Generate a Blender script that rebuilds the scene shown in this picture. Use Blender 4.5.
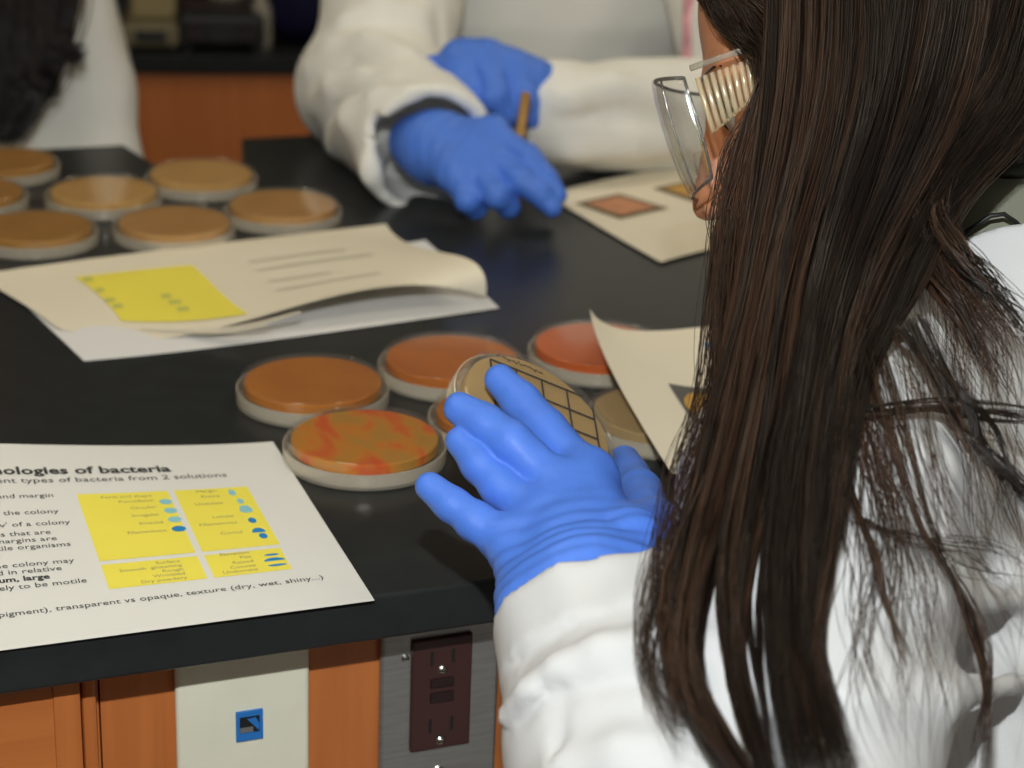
import bpy, bmesh, math, random
import numpy as np
from mathutils import Vector, Matrix

for o in list(bpy.data.objects):
    bpy.data.objects.remove(o, do_unlink=True)
scene = bpy.context.scene
COL = scene.collection
rng = np.random.default_rng(7)
random.seed(7)

# ------------------------------------------------------------------ camera
F = 1950.0
PITCH = math.radians(21.0); ROLL = math.radians(2.3)
BZ = 0.92                                   # height of the bench top
CZ = BZ + 0.445
FWD = np.array([0, math.cos(PITCH), -math.sin(PITCH)])
UP0 = np.array([0, math.sin(PITCH), math.cos(PITCH)])
RT0 = np.array([1.0, 0, 0])
RT = RT0 * math.cos(ROLL) + UP0 * math.sin(ROLL)
UP = UP0 * math.cos(ROLL) - RT0 * math.sin(ROLL)
CAM = np.array([0, 0, CZ])
cam_data = bpy.data.cameras.new('camera')
cam = bpy.data.objects.new('camera', cam_data); COL.objects.link(cam)
M = Matrix(((RT[0], UP[0], -FWD[0], 0), (RT[1], UP[1], -FWD[1], 0), (RT[2], UP[2], -FWD[2], CZ), (0, 0, 0, 1)))
cam.matrix_world = M
cam_data.sensor_width = 36.0
cam_data.lens = F / 1024 * 36.0
cam_data.clip_start = 0.02
cam_data.dof.use_dof = True
cam_data.dof.focus_distance = 0.93
cam_data.dof.aperture_fstop = 8.5
scene.camera = cam

# ------------------------------------------------------------------ world, lights, exposure
world = bpy.data.worlds.new('world'); scene.world = world; world.use_nodes = True
bg = world.node_tree.nodes['Background']
bg.inputs[0].default_value = (1.0, 0.94, 0.82, 1); bg.inputs[1].default_value = 0.17
# the camera's flash gun, on the hot shoe above the lens
fl = bpy.data.lights.new('camera_flash', 'AREA'); fl.shape = 'RECTANGLE'; fl.size = 0.035; fl.size_y = 0.02
fl.energy = 9.0; fl.color = (0.965, 1.0, 0.985)
flo = bpy.data.objects.new('camera_flash', fl); COL.objects.link(flo)
fp = CAM + UP * 0.22 - FWD * 0.02 - RT * 0.015
flo.matrix_world = Matrix(((RT[0], UP[0], -FWD[0], fp[0]), (RT[1], UP[1], -FWD[1], fp[1]), (RT[2], UP[2], -FWD[2], fp[2]), (0, 0, 0, 1)))
CEIL_STRENGTH = 4.1
scene.view_settings.view_transform = 'Standard'
scene.view_settings.look = 'None'
scene.view_settings.gamma = 1.0
scene.view_settings.use_curve_mapping = False
scene.view_settings.exposure = 0.0

# ------------------------------------------------------------------ helpers
def W(px, py, d):
    """point seen in direction (px,py) at depth d"""
    return CAM + (FWD + RT * ((px - 512) / F) + UP * ((384 - py) / F)) * d
def TZ(px, py, z=BZ):
    r = FWD + RT * ((px - 512) / F) + UP * ((384 - py) / F)
    return CAM + r * ((z - CZ) / r[2])
def srgb(r, g, b):
    f = lambda c: ((c / 255 + 0.055) / 1.055) ** 2.4 if c > 10 else c / 255 / 12.92
    return (f(r), f(g), f(b))
BA = math.radians(21.7)
E1 = np.array([math.cos(BA), math.sin(BA), 0]); N1 = np.array([-E1[1], E1[0], 0])
def EN(e, n, z): return E1 * e + N1 * n + np.array([0, 0, z])

def tag(o, label=None, cat=None, group=None, kind=None):
    if label: o['label'] = label
    if cat: o['category'] = cat
    if group: o['group'] = group
    if kind: o['kind'] = kind
    return o
def mesh_obj(name, verts, faces, mat, parent=None, smooth=False):
    me = bpy.data.meshes.new(name)
    me.from_pydata([tuple(map(float, v)) for v in verts], [], [tuple(map(int, f)) for f in faces])
    me.update()
    if smooth:
        me.polygons.foreach_set('use_smooth', [True] * len(me.polygons))
    if mat: me.materials.append(mat)
    o = bpy.data.objects.new(name, me); COL.objects.link(o)
    if parent is not None: o.parent = parent
    return o
def empty(name, loc=(0, 0, 0), rz=0.0):
    o = bpy.data.objects.new(name, None); COL.objects.link(o)
    o.location = tuple(map(float, loc)); o.rotation_euler = (0, 0, rz)
    o.empty_display_size = 0.05
    return o
def obj_bm(name, bm, mat, parent=None, smooth=False):
    me = bpy.data.meshes.new(name); bm.to_mesh(me); bm.free()
    if smooth: me.polygons.foreach_set('use_smooth', [True] * len(me.polygons))
    if mat: me.materials.append(mat)
    o = bpy.data.objects.new(name, me); COL.objects.link(o)
    if parent is not None: o.parent = parent
    return o
def box_bm(lo, hi, bevel=0.0, seg=2, bm=None):
    own = bm is None
    if own: bm = bmesh.new()
    vs = [bm.verts.new((x, y, z)) for x in (lo[0], hi[0]) for y in (lo[1], hi[1]) for z in (lo[2], hi[2])]
    fs = [bm.faces.new([vs[i] for i in f]) for f in ((0, 1, 3, 2), (4, 6, 7, 5), (0, 4, 5, 1), (2, 3, 7, 6), (0, 2, 6, 4), (1, 5, 7, 3))]
    if bevel > 0:
        es = list({e for f in fs for e in f.edges})
        bmesh.ops.bevel(bm, geom=es, offset=bevel, segments=seg, affect='EDGES', profile=0.5)
    return bm
def box(name, lo, hi, mat, parent=None, bevel=0.0, seg=2):
    bm = box_bm(lo, hi, bevel, seg)
    bmesh.ops.recalc_face_normals(bm, faces=bm.faces)
    return obj_bm(name, bm, mat, parent)
def lathe_bm(prof, seg=64, bm=None, closed=False, origin=(0, 0, 0)):
    if bm is None: bm = bmesh.new()
    rings = []
    for r, z in prof:
        if r < 1e-6: rings.append([bm.verts.new((origin[0], origin[1], origin[2] + z))])
        else: rings.append([bm.verts.new((origin[0] + r * math.cos(2 * math.pi * i / seg), origin[1] + r * math.sin(2 * math.pi * i / seg), origin[2] + z)) for i in range(seg)])
    pairs = list(zip(rings[:-1], rings[1:]))
    if closed: pairs.append((rings[-1], rings[0]))
    for a, b in pairs:
        for i in range(seg):
            j = (i + 1) % seg
            if len(a) == 1 and len(b) == 1: continue
            if len(a) == 1: bm.faces.new((a[0], b[j], b[i]))
            elif len(b) == 1: bm.faces.new((a[i], a[j], b[0]))
            else: bm.faces.new((a[i], a[j], b[j], b[i]))
    bmesh.ops.recalc_face_normals(bm, faces=bm.faces)
    return bm
def tube(name, pts, rad, mat, parent=None, seg=10):
    pts = [np.array(p, float) for p in pts]
    rad = rad if hasattr(rad, '__len__') else [rad] * len(pts)
    vs, fs = [], []
    prev = None
    for i, p in enumerate(pts):
        t = pts[min(i + 1, len(pts) - 1)] - pts[max(i - 1, 0)]; t /= np.linalg.norm(t)
        if prev is None:
            a = np.cross(t, [0, 0, 1.0]); a = a if np.linalg.norm(a) > 1e-3 else np.cross(t, [1.0, 0, 0])
        else: a = prev - t * (prev @ t)
        a /= np.linalg.norm(a); b = np.cross(t, a); prev = a
        for k in range(seg):
            an = 2 * math.pi * k / seg
            vs.append(p + (a * math.cos(an) + b * math.sin(an)) * rad[i])
    for i in range(len(pts) - 1):
        for k in range(seg):
            j = (k + 1) % seg
            fs.append((i * seg + k, i * seg + j, (i + 1) * seg + j, (i + 1) * seg + k))
    fs.append(tuple(range(seg - 1, -1, -1))); fs.append(tuple((len(pts) - 1) * seg + k for k in range(seg)))
    return mesh_obj(name, vs, fs, mat, parent, True)

# ------------------------------------------------------------------ materials
def new_mat(name):
    m = bpy.data.materials.new(name); m.use_nodes = True
    return m, m.node_tree.nodes, m.node_tree.links, m.node_tree.nodes['Principled BSDF']
def mat(name, col, rough=0.5, spec=0.5, metal=0.0, noise=0.0, scale=30.0, bump=0.0, bscale=200.0, stretch=None, sss=0.0, coat=0.0):
    m, N, L, b = new_mat(name)
    b.inputs['Base Color'].default_value = (*col, 1)
    b.inputs['Roughness'].default_value = rough
    b.inputs['Specular IOR Level'].default_value = spec
    b.inputs['Metallic'].default_value = metal
    b.inputs['Coat Weight'].default_value = coat
    if sss: b.inputs['Subsurface Weight'].default_value = sss; b.inputs['Subsurface Radius'].default_value = (0.01, 0.004, 0.002); b.inputs['Subsurface Scale'].default_value = 0.3
    if noise or bump:
        tc = N.new('ShaderNodeTexCoord'); mp = N.new('ShaderNodeMapping')
        L.new(tc.outputs['Object'], mp.inputs[0])
        if stretch: mp.inputs['Scale'].default_value = stretch
    if noise:
        n = N.new('ShaderNodeTexNoise'); n.inputs['Scale'].default_value = scale; n.inputs['Detail'].default_value = 6
        L.new(mp.outputs[0], n.inputs['Vector'])
        r = N.new('ShaderNodeMapRange'); r.inputs[1].default_value = 0.3; r.inputs[2].default_value = 0.7; r.inputs[3].default_value = 1 - noise; r.inputs[4].default_value = 1 + noise
        L.new(n.outputs[0], r.inputs[0])
        mx = N.new('ShaderNodeVectorMath'); mx.operation = 'SCALE'
        mx.inputs[0].default_value = col; L.new(r.outputs[0], mx.inputs['Scale'])
        L.new(mx.outputs[0], b.inputs['Base Color'])
    if bump:
        n2 = N.new('ShaderNodeTexNoise'); n2.inputs['Scale'].default_value = bscale; n2.inputs['Detail'].default_value = 4
        L.new(mp.outputs[0], n2.inputs['Vector'])
        bp = N.new('ShaderNodeBump'); bp.inputs['Strength'].default_value = bump; bp.inputs['Distance'].default_value = 0.002
        L.new(n2.outputs[0], bp.inputs['Height']); L.new(bp.outputs[0], b.inputs['Normal'])
    return m
def wood_mat(name, col, dark, grain=(60, 60, 3)):
    m, N, L, b = new_mat(name)
    tc = N.new('ShaderNodeTexCoord'); mp = N.new('ShaderNodeMapping'); mp.inputs['Scale'].default_value = grain
    L.new(tc.outputs['Object'], mp.inputs[0])
    n = N.new('ShaderNodeTexNoise'); n.inputs['Scale'].default_value = 1.6; n.inputs['Detail'].default_value = 8; n.inputs['Distortion'].default_value = 0.6
    L.new(mp.outputs[0], n.inputs['Vector'])
    cr = N.new('ShaderNodeValToRGB'); cr.color_ramp.elements[0].color = (*dark, 1); cr.color_ramp.elements[0].position = 0.25
    cr.color_ramp.elements[1].color = (*col, 1); cr.color_ramp.elements[1].position = 0.65
    L.new(n.outputs[0], cr.inputs[0]); L.new(cr.outputs[0], b.inputs['Base Color'])
    b.inputs['Roughness'].default_value = 0.42
    bp = N.new('ShaderNodeBump'); bp.inputs['Strength'].default_value = 0.08; bp.inputs['Distance'].default_value = 0.001
    L.new(n.outputs[0], bp.inputs['Height']); L.new(bp.outputs[0], b.inputs['Normal'])
    return m
def clear_mat(name, tint=(1, 1, 1), frost=0.08, frost_col=(0.8, 0.8, 0.78), rough=0.06, gloss=1.0):
    """thin clear plastic: see-through, a little milky, with a Fresnel sheen"""
    m, N, L, b = new_mat(name)
    N.remove(b); out = N['Material Output']
    tr = N.new('ShaderNodeBsdfTransparent'); tr.inputs[0].default_value = (*tint, 1)
    df = N.new('ShaderNodeBsdfDiffuse'); df.inputs[0].default_value = (*frost_col, 1)
    gl = N.new('ShaderNodeBsdfGlossy'); gl.inputs[0].default_value = (gloss, gloss, gloss, 1); gl.inputs['Roughness'].default_value = rough
    lw = N.new('ShaderNodeLayerWeight'); pw = N.new('ShaderNodeMath'); pw.operation = 'POWER'; pw.inputs[1].default_value = 4.0
    L.new(lw.outputs['Facing'], pw.inputs[0])
    fr = N.new('ShaderNodeMath'); fr.operation = 'MULTIPLY_ADD'; fr.inputs[1].default_value = 0.38; fr.inputs[2].default_value = 0.035
    L.new(pw.outputs[0], fr.inputs[0])
    ns = N.new('ShaderNodeTexNoise'); ns.inputs['Scale'].default_value = 90
    mr = N.new('ShaderNodeMapRange'); mr.inputs[3].default_value = frost * 0.7; mr.inputs[4].default_value = frost * 1.3
    L.new(ns.outputs[0], mr.inputs[0])
    m1 = N.new('ShaderNodeMixShader'); L.new(mr.outputs[0], m1.inputs[0]); L.new(tr.outputs[0], m1.inputs[1]); L.new(df.outputs[0], m1.inputs[2])
    m2 = N.new('ShaderNodeMixShader'); L.new(fr.outputs[0], m2.inputs[0]); L.new(m1.outputs[0], m2.inputs[1]); L.new(gl.outputs[0], m2.inputs[2])
    L.new(m2.outputs[0], out.inputs[0])
    return m
def agar_mat(name, stops, scale=25.0, rough=0.25, stretch=(1, 1, 1)):
    m, N, L, b = new_mat(name)
    tc = N.new('ShaderNodeTexCoord'); mp = N.new('ShaderNodeMapping'); mp.inputs['Scale'].default_value = stretch
    L.new(tc.outputs['Object'], mp.inputs[0])
    n = N.new('ShaderNodeTexNoise'); n.inputs['Scale'].default_value = scale; n.inputs['Detail'].default_value = 3; n.inputs['Distortion'].default_value = 0.8
    L.new(mp.outputs[0], n.inputs['Vector'])
    cr = N.new('ShaderNodeValToRGB')
    els = cr.color_ramp.elements
    for i, (p, c) in enumerate(stops):
        e = els[i] if i < 2 else els.new(p)
        e.position = p; e.color = (*c, 1)
    L.new(n.outputs[0], cr.inputs[0]); L.new(cr.outputs[0], b.inputs['Base Color'])
    b.inputs['Roughness'].default_value = rough; b.inputs['Specular IOR Level'].default_value = 0.15
    return m

M_epoxy = mat('black_epoxy_worktop', (0.0225, 0.0245, 0.0250), 0.28, 0.17, noise=0.12, scale=60, bump=0.02, bscale=400)
M_wood = wood_mat('orange_oak_veneer', srgb(200, 118, 60), srgb(184, 104, 51))
M_wood_h = wood_mat('orange_oak_veneer_cross', srgb(200, 118, 60), srgb(186, 105, 52), (3, 60, 60))
M_ivory = mat('ivory_plastic', srgb(238, 235, 213), 0.4, noise=0.03, scale=40)
M_steel = mat('brushed_steel', (0.34, 0.34, 0.33), 0.42, metal=0.7, noise=0.1, scale=40, stretch=(1, 1, 12))
M_brown = mat('brown_plastic', srgb(66, 38, 36), 0.4, noise=0.08)
M_brown2 = mat('dark_brown_plastic', srgb(38, 22, 22), 0.45, noise=0.05)
M_black = mat('black_plastic', (0.012, 0.012, 0.013), 0.5, noise=0.05)
M_chrome = mat('screw_steel', (0.65, 0.64, 0.6), 0.3, metal=1.0, noise=0.04)
M_bluejack = mat('blue_plastic', srgb(40, 120, 200), 0.4, noise=0.03)
M_paper = mat('white_paper', srgb(220, 219, 214), 0.75, 0.25, noise=0.012, scale=12)
M_paper_w = mat('cream_paper', srgb(228, 219, 198), 0.75, 0.25, noise=0.015, scale=12)
M_paper_b = mat('bright_paper', srgb(225, 224, 224), 0.75, 0.25, noise=0.012, scale=12)
M_yellow = mat('yellow_print', srgb(236, 222, 88), 0.75, 0.2, noise=0.02)
M_ink = mat('black_ink', (0.055, 0.052, 0.05), 0.7, 0.2, noise=0.05)
M_grey_ink = mat('grey_ink', (0.34, 0.30, 0.17), 0.7, 0.2, noise=0.05)
M_blue_ink = mat('blue_ink', srgb(40, 130, 190), 0.7, 0.2, noise=0.05)
M_pale_ink = mat('pale_blue_ink', srgb(140, 195, 205), 0.7, 0.2, noise=0.05)
M_coat = mat('white_coat_cotton', srgb(208, 209, 211), 0.85, 0.2, noise=0.02, scale=20, bump=0.12, bscale=900)
M_coat2 = mat('offwhite_coat_cotton', srgb(241, 239, 232), 0.85, 0.2, noise=0.02, scale=20, bump=0.1, bscale=700)
M_glove = mat('blue_nitrile', srgb(80, 127, 226), 0.5, 0.4, noise=0.05, scale=60, bump=0.25, bscale=130)
M_skin = mat('skin', srgb(192, 132, 96), 0.45, 0.4, noise=0.05, scale=40, bump=0.05, bscale=500, sss=0.15)
M_lip = mat('lip_skin', srgb(176, 96, 88), 0.4, 0.4, noise=0.05, scale=60)
M_shirt = mat('grey_green_shirt', srgb(128, 130, 116), 0.85, 0.15, noise=0.06, scale=30, bump=0.2, bscale=600)
M_trouser = mat('dark_denim', (0.02, 0.025, 0.045), 0.85, 0.2, noise=0.15)
M_eyewhite = mat('eye_white', (0.42, 0.38, 0.35), 0.2, 0.5, noise=0.02)
M_iris = mat('dark_iris', (0.02, 0.012, 0.008), 0.15, 0.5, noise=0.02)
M_wall = mat('warm_wall_paint', srgb(118, 108, 92), 0.8, 0.2, noise=0.03, scale=6)
M_floor = mat('grey_vinyl_floor', srgb(120, 112, 100), 0.5, 0.4, noise=0.1, scale=14)
M_ceil = mat('ceiling_board', srgb(215, 210, 200), 0.9, 0.1, noise=0.04, scale=40)
M_dish = clear_mat('clear_polystyrene', (0.985, 0.98, 0.97), 0.02, (0.85, 0.84, 0.8), 0.08)
M_dishrim = clear_mat('frosted_polystyrene', (0.97, 0.96, 0.94), 0.27, (0.95, 0.86, 0.70), 0.10)
M_lens = clear_mat('goggle_polycarbonate', (0.965, 0.96, 0.95), 0.025, (0.7, 0.7, 0.68), 0.04)
M_rib = clear_mat('goggle_side_polycarbonate', (0.93, 0.86, 0.72), 0.30, (0.95, 0.84, 0.6), 0.12)
M_edge2 = clear_mat('goggle_temple', (0.8, 0.78, 0.72), 0.25, (0.7, 0.66, 0.58), 0.08)
M_edge = clear_mat('goggle_edge', (0.35, 0.34, 0.32), 0.22, (0.35, 0.34, 0.32), 0.08)

# hair: colour varies strand by strand
def hair_mat(name, lo, hi):
    m, N, L, b = new_mat(name)
    at = N.new('ShaderNodeAttribute'); at.attribute_name = 'strand'
    cr = N.new('ShaderNodeValToRGB'); cr.color_ramp.elements[0].color = (*lo, 1); cr.color_ramp.elements[1].color = (*hi, 1)
    cr.color_ramp.elements[0].position = 0.35; cr.color_ramp.elements[1].position = 1.0
    L.new(at.outputs['Fac'], cr.inputs[0]); L.new(cr.outputs[0], b.inputs['Base Color'])
    b.inputs['Roughness'].default_value = 0.33; b.inputs['Specular IOR Level'].default_value = 0.5
    return m
M_hair = hair_mat('dark_brown_hair', (0.008, 0.0046, 0.0032), (0.066, 0.032, 0.018))
M_hair_b = hair_mat('black_hair', (0.008, 0.006, 0.006), (0.03, 0.02, 0.016))

# ------------------------------------------------------------------ signed-distance modelling (smooth continuous bodies)
def rcone(P, a, b, r1, r2):
    a = np.asarray(a, np.float32); b = np.asarray(b, np.float32); ba = b - a
    pa = P - a
    t = np.clip((pa @ ba) / max(float(ba @ ba), 1e-9), 0, 1)
    return np.sqrt(((pa - t[..., None] * ba) ** 2).sum(-1)) - (r1 + (r2 - r1) * t)
def ellip(P, c, r):
    q = (P - np.asarray(c, np.float32)); r = np.asarray(r, np.float32)
    k0 = np.sqrt(((q / r) ** 2).sum(-1)); k1 = np.sqrt(((q / (r * r)) ** 2).sum(-1)) + 1e-9
    return k0 * (k0 - 1) / k1
def smin(a, b, k):
    h = np.clip(0.5 + 0.5 * (b - a) / k, 0, 1)
    return b + (a - b) * h - k * h * (1 - h)
def smax(a, b, k): return -smin(-a, -b, k)
def chain(P, pts, rad, k=0.006):
    d = None
    for i in range(len(pts) - 1):
        c = rcone(P, pts[i], pts[i + 1], rad[i], rad[i + 1])
        d = c if d is None else smin(d, c, k)
    return d
def wob(P, f, s):
    """cheap smooth noise from warped sines, about -1..1"""
    x, y, z = P[..., 0], P[..., 1], P[..., 2]
    a = np.sin(f * x + 1.7 * np.sin(0.7 * f * y + s) + s); b = np.sin(f * 1.1 * y + 1.5 * np.sin(0.8 * f * z + 2 * s) + 1.3 * s)
    c = np.sin(f * 0.9 * z + 1.6 * np.sin(0.75 * f * x + 3 * s) + 0.7 * s)
    return (a * b + b * c + c * a) / 2.0
def surface_nets(f, lo, hi, h):
    lo = np.array(lo, float); hi = np.array(hi, float)
    n = np.ceil((hi - lo) / h).astype(int) + 1
    ax = [(lo[i] + h * np.arange(n[i])).astype(np.float32) for i in range(3)]
    V = np.empty(n, np.float32)
    B = 8; nb = (n + B - 1) // B
    g = np.stack(np.meshgrid(*[np.arange(k) for k in nb], indexing='ij'), -1).reshape(-1, 3)
    cen = (lo + (g * B + (B - 1) / 2) * h).astype(np.float32)
    fc_ = f(cen)
    actb = np.abs(fc_) < h * B * 0.87 * 1.5 + 0.004
    for q, v in zip(g[~actb], fc_[~actb]): V[q[0] * B:q[0] * B + B, q[1] * B:q[1] * B + B, q[2] * B:q[2] * B + B] = v
    off = np.stack(np.meshgrid(*[np.arange(B)] * 3, indexing='ij'), -1).reshape(1, -1, 3)
    ga = g[actb]
    for i in range(0, len(ga), 500):
        I = (ga[i:i + 500, None] * B + off).reshape(-1, 3); I = I[(I < n).all(1)]
        V[I[:, 0], I[:, 1], I[:, 2]] = f((lo + I * h).astype(np.float32))
    V[0] = np.maximum(V[0], h); V[-1] = np.maximum(V[-1], h)
    V[:, 0] = np.maximum(V[:, 0], h); V[:, -1] = np.maximum(V[:, -1], h)
    V[:, :, 0] = np.maximum(V[:, :, 0], h); V[:, :, -1] = np.maximum(V[:, :, -1], h)
    S = V < 0
    m = n - 1
    cs = lambda A, o: A[o[0]:o[0] + m[0], o[1]:o[1] + m[1], o[2]:o[2] + m[2]]
    offs = [(i, j, k) for i in (0, 1) for j in (0, 1) for k in (0, 1)]
    cnt = sum(cs(S, o).astype(np.int8) for o in offs)
    act = (cnt > 0) & (cnt < 8)
    idx = np.argwhere(act)
    ids = -np.ones(m, np.int64); ids[act] = np.arange(len(idx))
    acc = np.zeros((len(idx), 3)); num = np.zeros(len(idx))
    for a in offs:
        for d in range(3):
            if a[d]: continue
            b = list(a); b[d] = 1
            va = V[idx[:, 0] + a[0], idx[:, 1] + a[1], idx[:, 2] + a[2]]
            vb = V[idx[:, 0] + b[0], idx[:, 1] + b[1], idx[:, 2] + b[2]]
            x = (va < 0) != (vb < 0)
            t = np.where(x, va / np.where(x, va - vb, 1), 0)
            p = np.tile(np.array(a, float), (len(idx), 1)); p[:, d] += t
            acc[x] += p[x]; num[x] += 1
    verts = lo + (idx + acc / num[:, None]) * h
    faces = []
    for d in range(3):
        u, v = (d + 1) % 3, (d + 2) % 3
        sl0 = [slice(1, m[i]) for i in range(3)]; sl0[d] = slice(0, m[d])
        sl1 = list(sl0); sl1[d] = slice(1, m[d] + 1)
        A = S[tuple(sl0)]; B = S[tuple(sl1)]
        cr = np.argwhere(A != B)
        if not len(cr): continue
        flip = A[tuple(cr.T)]
        base = cr.copy(); base[:, u] += 1; base[:, v] += 1
        c = []
        for du, dv in ((-1, -1), (0, -1), (0, 0), (-1, 0)):
            q = base.copy(); q[:, u] += du; q[:, v] += dv
            c.append(ids[q[:, 0], q[:, 1], q[:, 2]])
        Q = np.stack(c, 1)
        Q[~flip] = Q[~flip][:, ::-1]
        faces.append(Q)
    return verts, np.concatenate(faces)
def np_mesh(name, verts, faces, material, parent=None, smooth=True):
    me = bpy.data.meshes.new(name)
    k = faces.shape[1]
    me.vertices.add(len(verts)); me.vertices.foreach_set('co', np.asarray(verts, np.float32).ravel())
    me.loops.add(faces.size); me.loops.foreach_set('vertex_index', faces.astype(np.int32).ravel())
    me.polygons.add(len(faces)); me.polygons.foreach_set('loop_start', (np.arange(len(faces)) * k).astype(np.int32))
    me.polygons.foreach_set('loop_total', np.full(len(faces), k, np.int32))
    me.polygons.foreach_set('use_smooth', np.full(len(faces), smooth))
    me.update(calc_edges=True); me.validate()
    if material: me.materials.append(material)
    o = bpy.data.objects.new(name, me); COL.objects.link(o)
    if parent is not None: o.parent = parent
    return o
def sdf_obj(name, f, lo, hi, h, material, parent=None, origin=None):
    v, fc = surface_nets(f, lo, hi, h)
    if origin is not None: v = v - np.asarray(origin)
    return np_mesh(name, v, fc, material, parent)
def catmull(P, n):
    P = np.asarray(P, float)
    P = np.vstack([2 * P[0] - P[1], P, 2 * P[-1] - P[-2]])
    k = len(P) - 3
    t = np.linspace(0, k - 1e-9, n); i = t.astype(int); u = (t - i)[:, None]
    a, b, c, d = P[i], P[i + 1], P[i + 2], P[i + 3]
    return 0.5 * (2 * b + (c - a) * u + (2 * a - 5 * b + 4 * c - d) * u ** 2 + (3 * b - a - 3 * c + d) * u ** 3)

# ------------------------------------------------------------------ the room
def struct(o): o['kind'] = 'structure'; return o
rz = BA
def room_box(name, e0, e1, n0, n1, z0, z1, m):
    o = box(name, (e0, n0, z0), (e1, n1, z1), m); o.rotation_euler = (0, 0, BA); return struct(o)
room_box('floor', -3.2, 4.2, -2.2, 4.0, -0.1, 0.0, M_floor)
room_box('ceiling', -3.2, 4.2, -2.2, 4.0, 2.75, 2.85, M_ceil)
room_box('wall_left', -3.3, -3.2, -2.2, 4.0, 0.0, 2.75, M_wall)
room_box('wall_right', 4.2, 4.3, -2.2, 4.0, 0.0, 2.75, M_wall)
room_box('wall_back', -3.2, 4.2, 4.0, 4.1, 0.0, 2.75, M_wall)
M_emit = bpy.data.materials.new('lamp_diffuser'); M_emit.use_nodes = True
_b = M_emit.node_tree.nodes['Principled BSDF']
_b.inputs['Emission Color'].default_value = (1.0, 0.89, 0.68, 1); _b.inputs['Emission Strength'].default_value = CEIL_STRENGTH
for i, (e, n, lb) in enumerate([(-0.9, 0.2, 'ceiling light panel over the left end of the bench'), (1.6, 0.2, 'ceiling light panel over the right end of the bench'),
                                (-0.5, 1.75, 'ceiling light panel over the far edge of the bench, left one'), (1.6, 1.75, 'ceiling light panel over the far edge of the bench, right one')]):
    t = empty('ceiling_light', EN(e, n, 2.70), BA); tag(t, lb, 'light', 'ceiling light panels')
    box('frame', (-0.62, -0.32, 0), (0.62, 0.32, 0.05), M_ivory, t, 0.005)
    box('diffuser', (-0.58, -0.28, -0.004), (0.58, 0.28, 0.002), M_emit, t)

# ------------------------------------------------------------------ the bench: worktop and base cabinets
def worktop():
    bm = bmesh.new()
    out = [(-1.1, 0.822), (1.5, 0.822), (1.5, 1.738), (0.412, 1.738), (0.392, 1.652), (0.318, 1.652), (0.303, 1.738), (-1.1, 1.738)]
    lo = [bm.verts.new((e, n, 0.895)) for e, n in out]; hi = [bm.verts.new((e, n, BZ)) for e, n in out]
    bm.faces.new(hi); bm.faces.new(lo[::-1])
    for i in range(len(out)):
        j = (i + 1) % len(out); bm.faces.new((lo[i], lo[j], hi[j], hi[i]))
    bmesh.ops.recalc_face_normals(bm, faces=bm.faces)
    es = [e for e in bm.edges if abs(e.verts[0].co.z - e.verts[1].co.z) < 1e-6]
    bmesh.ops.bevel(bm, geom=es, offset=0.0022, segments=3, affect='EDGES', profile=0.5)
    o = obj_bm('bench_worktop', bm, M_epoxy); o.rotation_euler = (0, 0, BA)
    tag(o, 'black epoxy laboratory worktop with dishes and papers lying on it', 'worktop')
worktop()
GAP = 0.04; NF = 0.822 + GAP
def cabinet(e0, e1, label, doors):
    t = empty('base_cabinet', (0, 0, 0), BA); tag(t, label, 'cabinet')
    box('body', (e0, NF, 0.09), (e1, 1.30, 0.895), M_wood, t)
    box('toe_kick', (e0 + 0.002, NF + 0.05, 0.0), (e1 - 0.002, 1.28, 0.09), M_black, t)
    for a, b in doors:
        d = box('door', (a, NF - 0.019, 0.12), (b, NF, 0.885), M_wood_h, t, 0.003)
        box('stile', (b - 0.013, NF - 0.0205, 0.12), (b, NF - 0.018, 0.885), M_wood, d, 0.001)
        h = tube('handle', [(a + 0.05, NF - 0.019, 0.55), (a + 0.05, NF - 0.045, 0.56), (a + 0.05, NF - 0.045, 0.66), (a + 0.05, NF - 0.019, 0.67)], 0.004, M_chrome, d)
    return t
c = cabinet(-0.40, 0.128, 'orange oak base cabinet with a door at the left end of the bench front', [(-0.395, 0.1165)])
box('edge_bead', (0.1185, NF - 0.012, 0.10), (0.1255, NF, 0.893), M_wood, c, 0.002)
cabinet(0.129, 0.95, 'plain orange oak base cabinet carrying the ivory and steel wall plates', [])

# ivory data plate and steel outlet, screwed to the cabinet front
dp = empty('data_wall_plate', EN(0.2005, NF, 0.826), BA); tag(dp, 'ivory plastic data wall plate with a blue network jack', 'wall plate')
def plate(name, w, h, th, m, par, bev=0.0025):
    return box(name, (-w / 2, -th, -h / 2), (w / 2, 0.0, h / 2), m, par, bev, 3)
plate('plate', 0.0695, 0.1145, 0.006, M_ivory, dp)
jk = empty('network_jack', (0.0025, -0.006, 0.012)); jk.parent = dp
bm = bmesh.new()
for lo, hi in [((-0.007, -0.0015, 0.0055), (0.007, 0.0005, 0.0085)), ((-0.007, -0.0015, -0.0085), (0.007, 0.0005, -0.0045)), ((-0.007, -0.0015, -0.0045), (-0.0052, 0.0005, 0.0055)), ((0.0052, -0.0015, -0.0045), (0.007, 0.0005, 0.0055))]:
    box_bm(lo, hi, bm=bm)
bmesh.ops.recalc_face_normals(bm, faces=bm.faces)
obj_bm('jack_frame', bm, M_bluejack, jk)
box('jack_socket', (-0.0053, -0.0004, -0.0046), (0.0053, 0.0002, 0.0056), M_black, jk)
bm = bmesh.new()
vs = [bm.verts.new(p) for p in [(-0.001, -0.0011, 0.0035), (0.0035, -0.0011, 0.004), (0.0052, -0.0011, 0.0), (0.0048, -0.0011, -0.0035), (0.002, -0.0011, 0.0)]]
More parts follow.
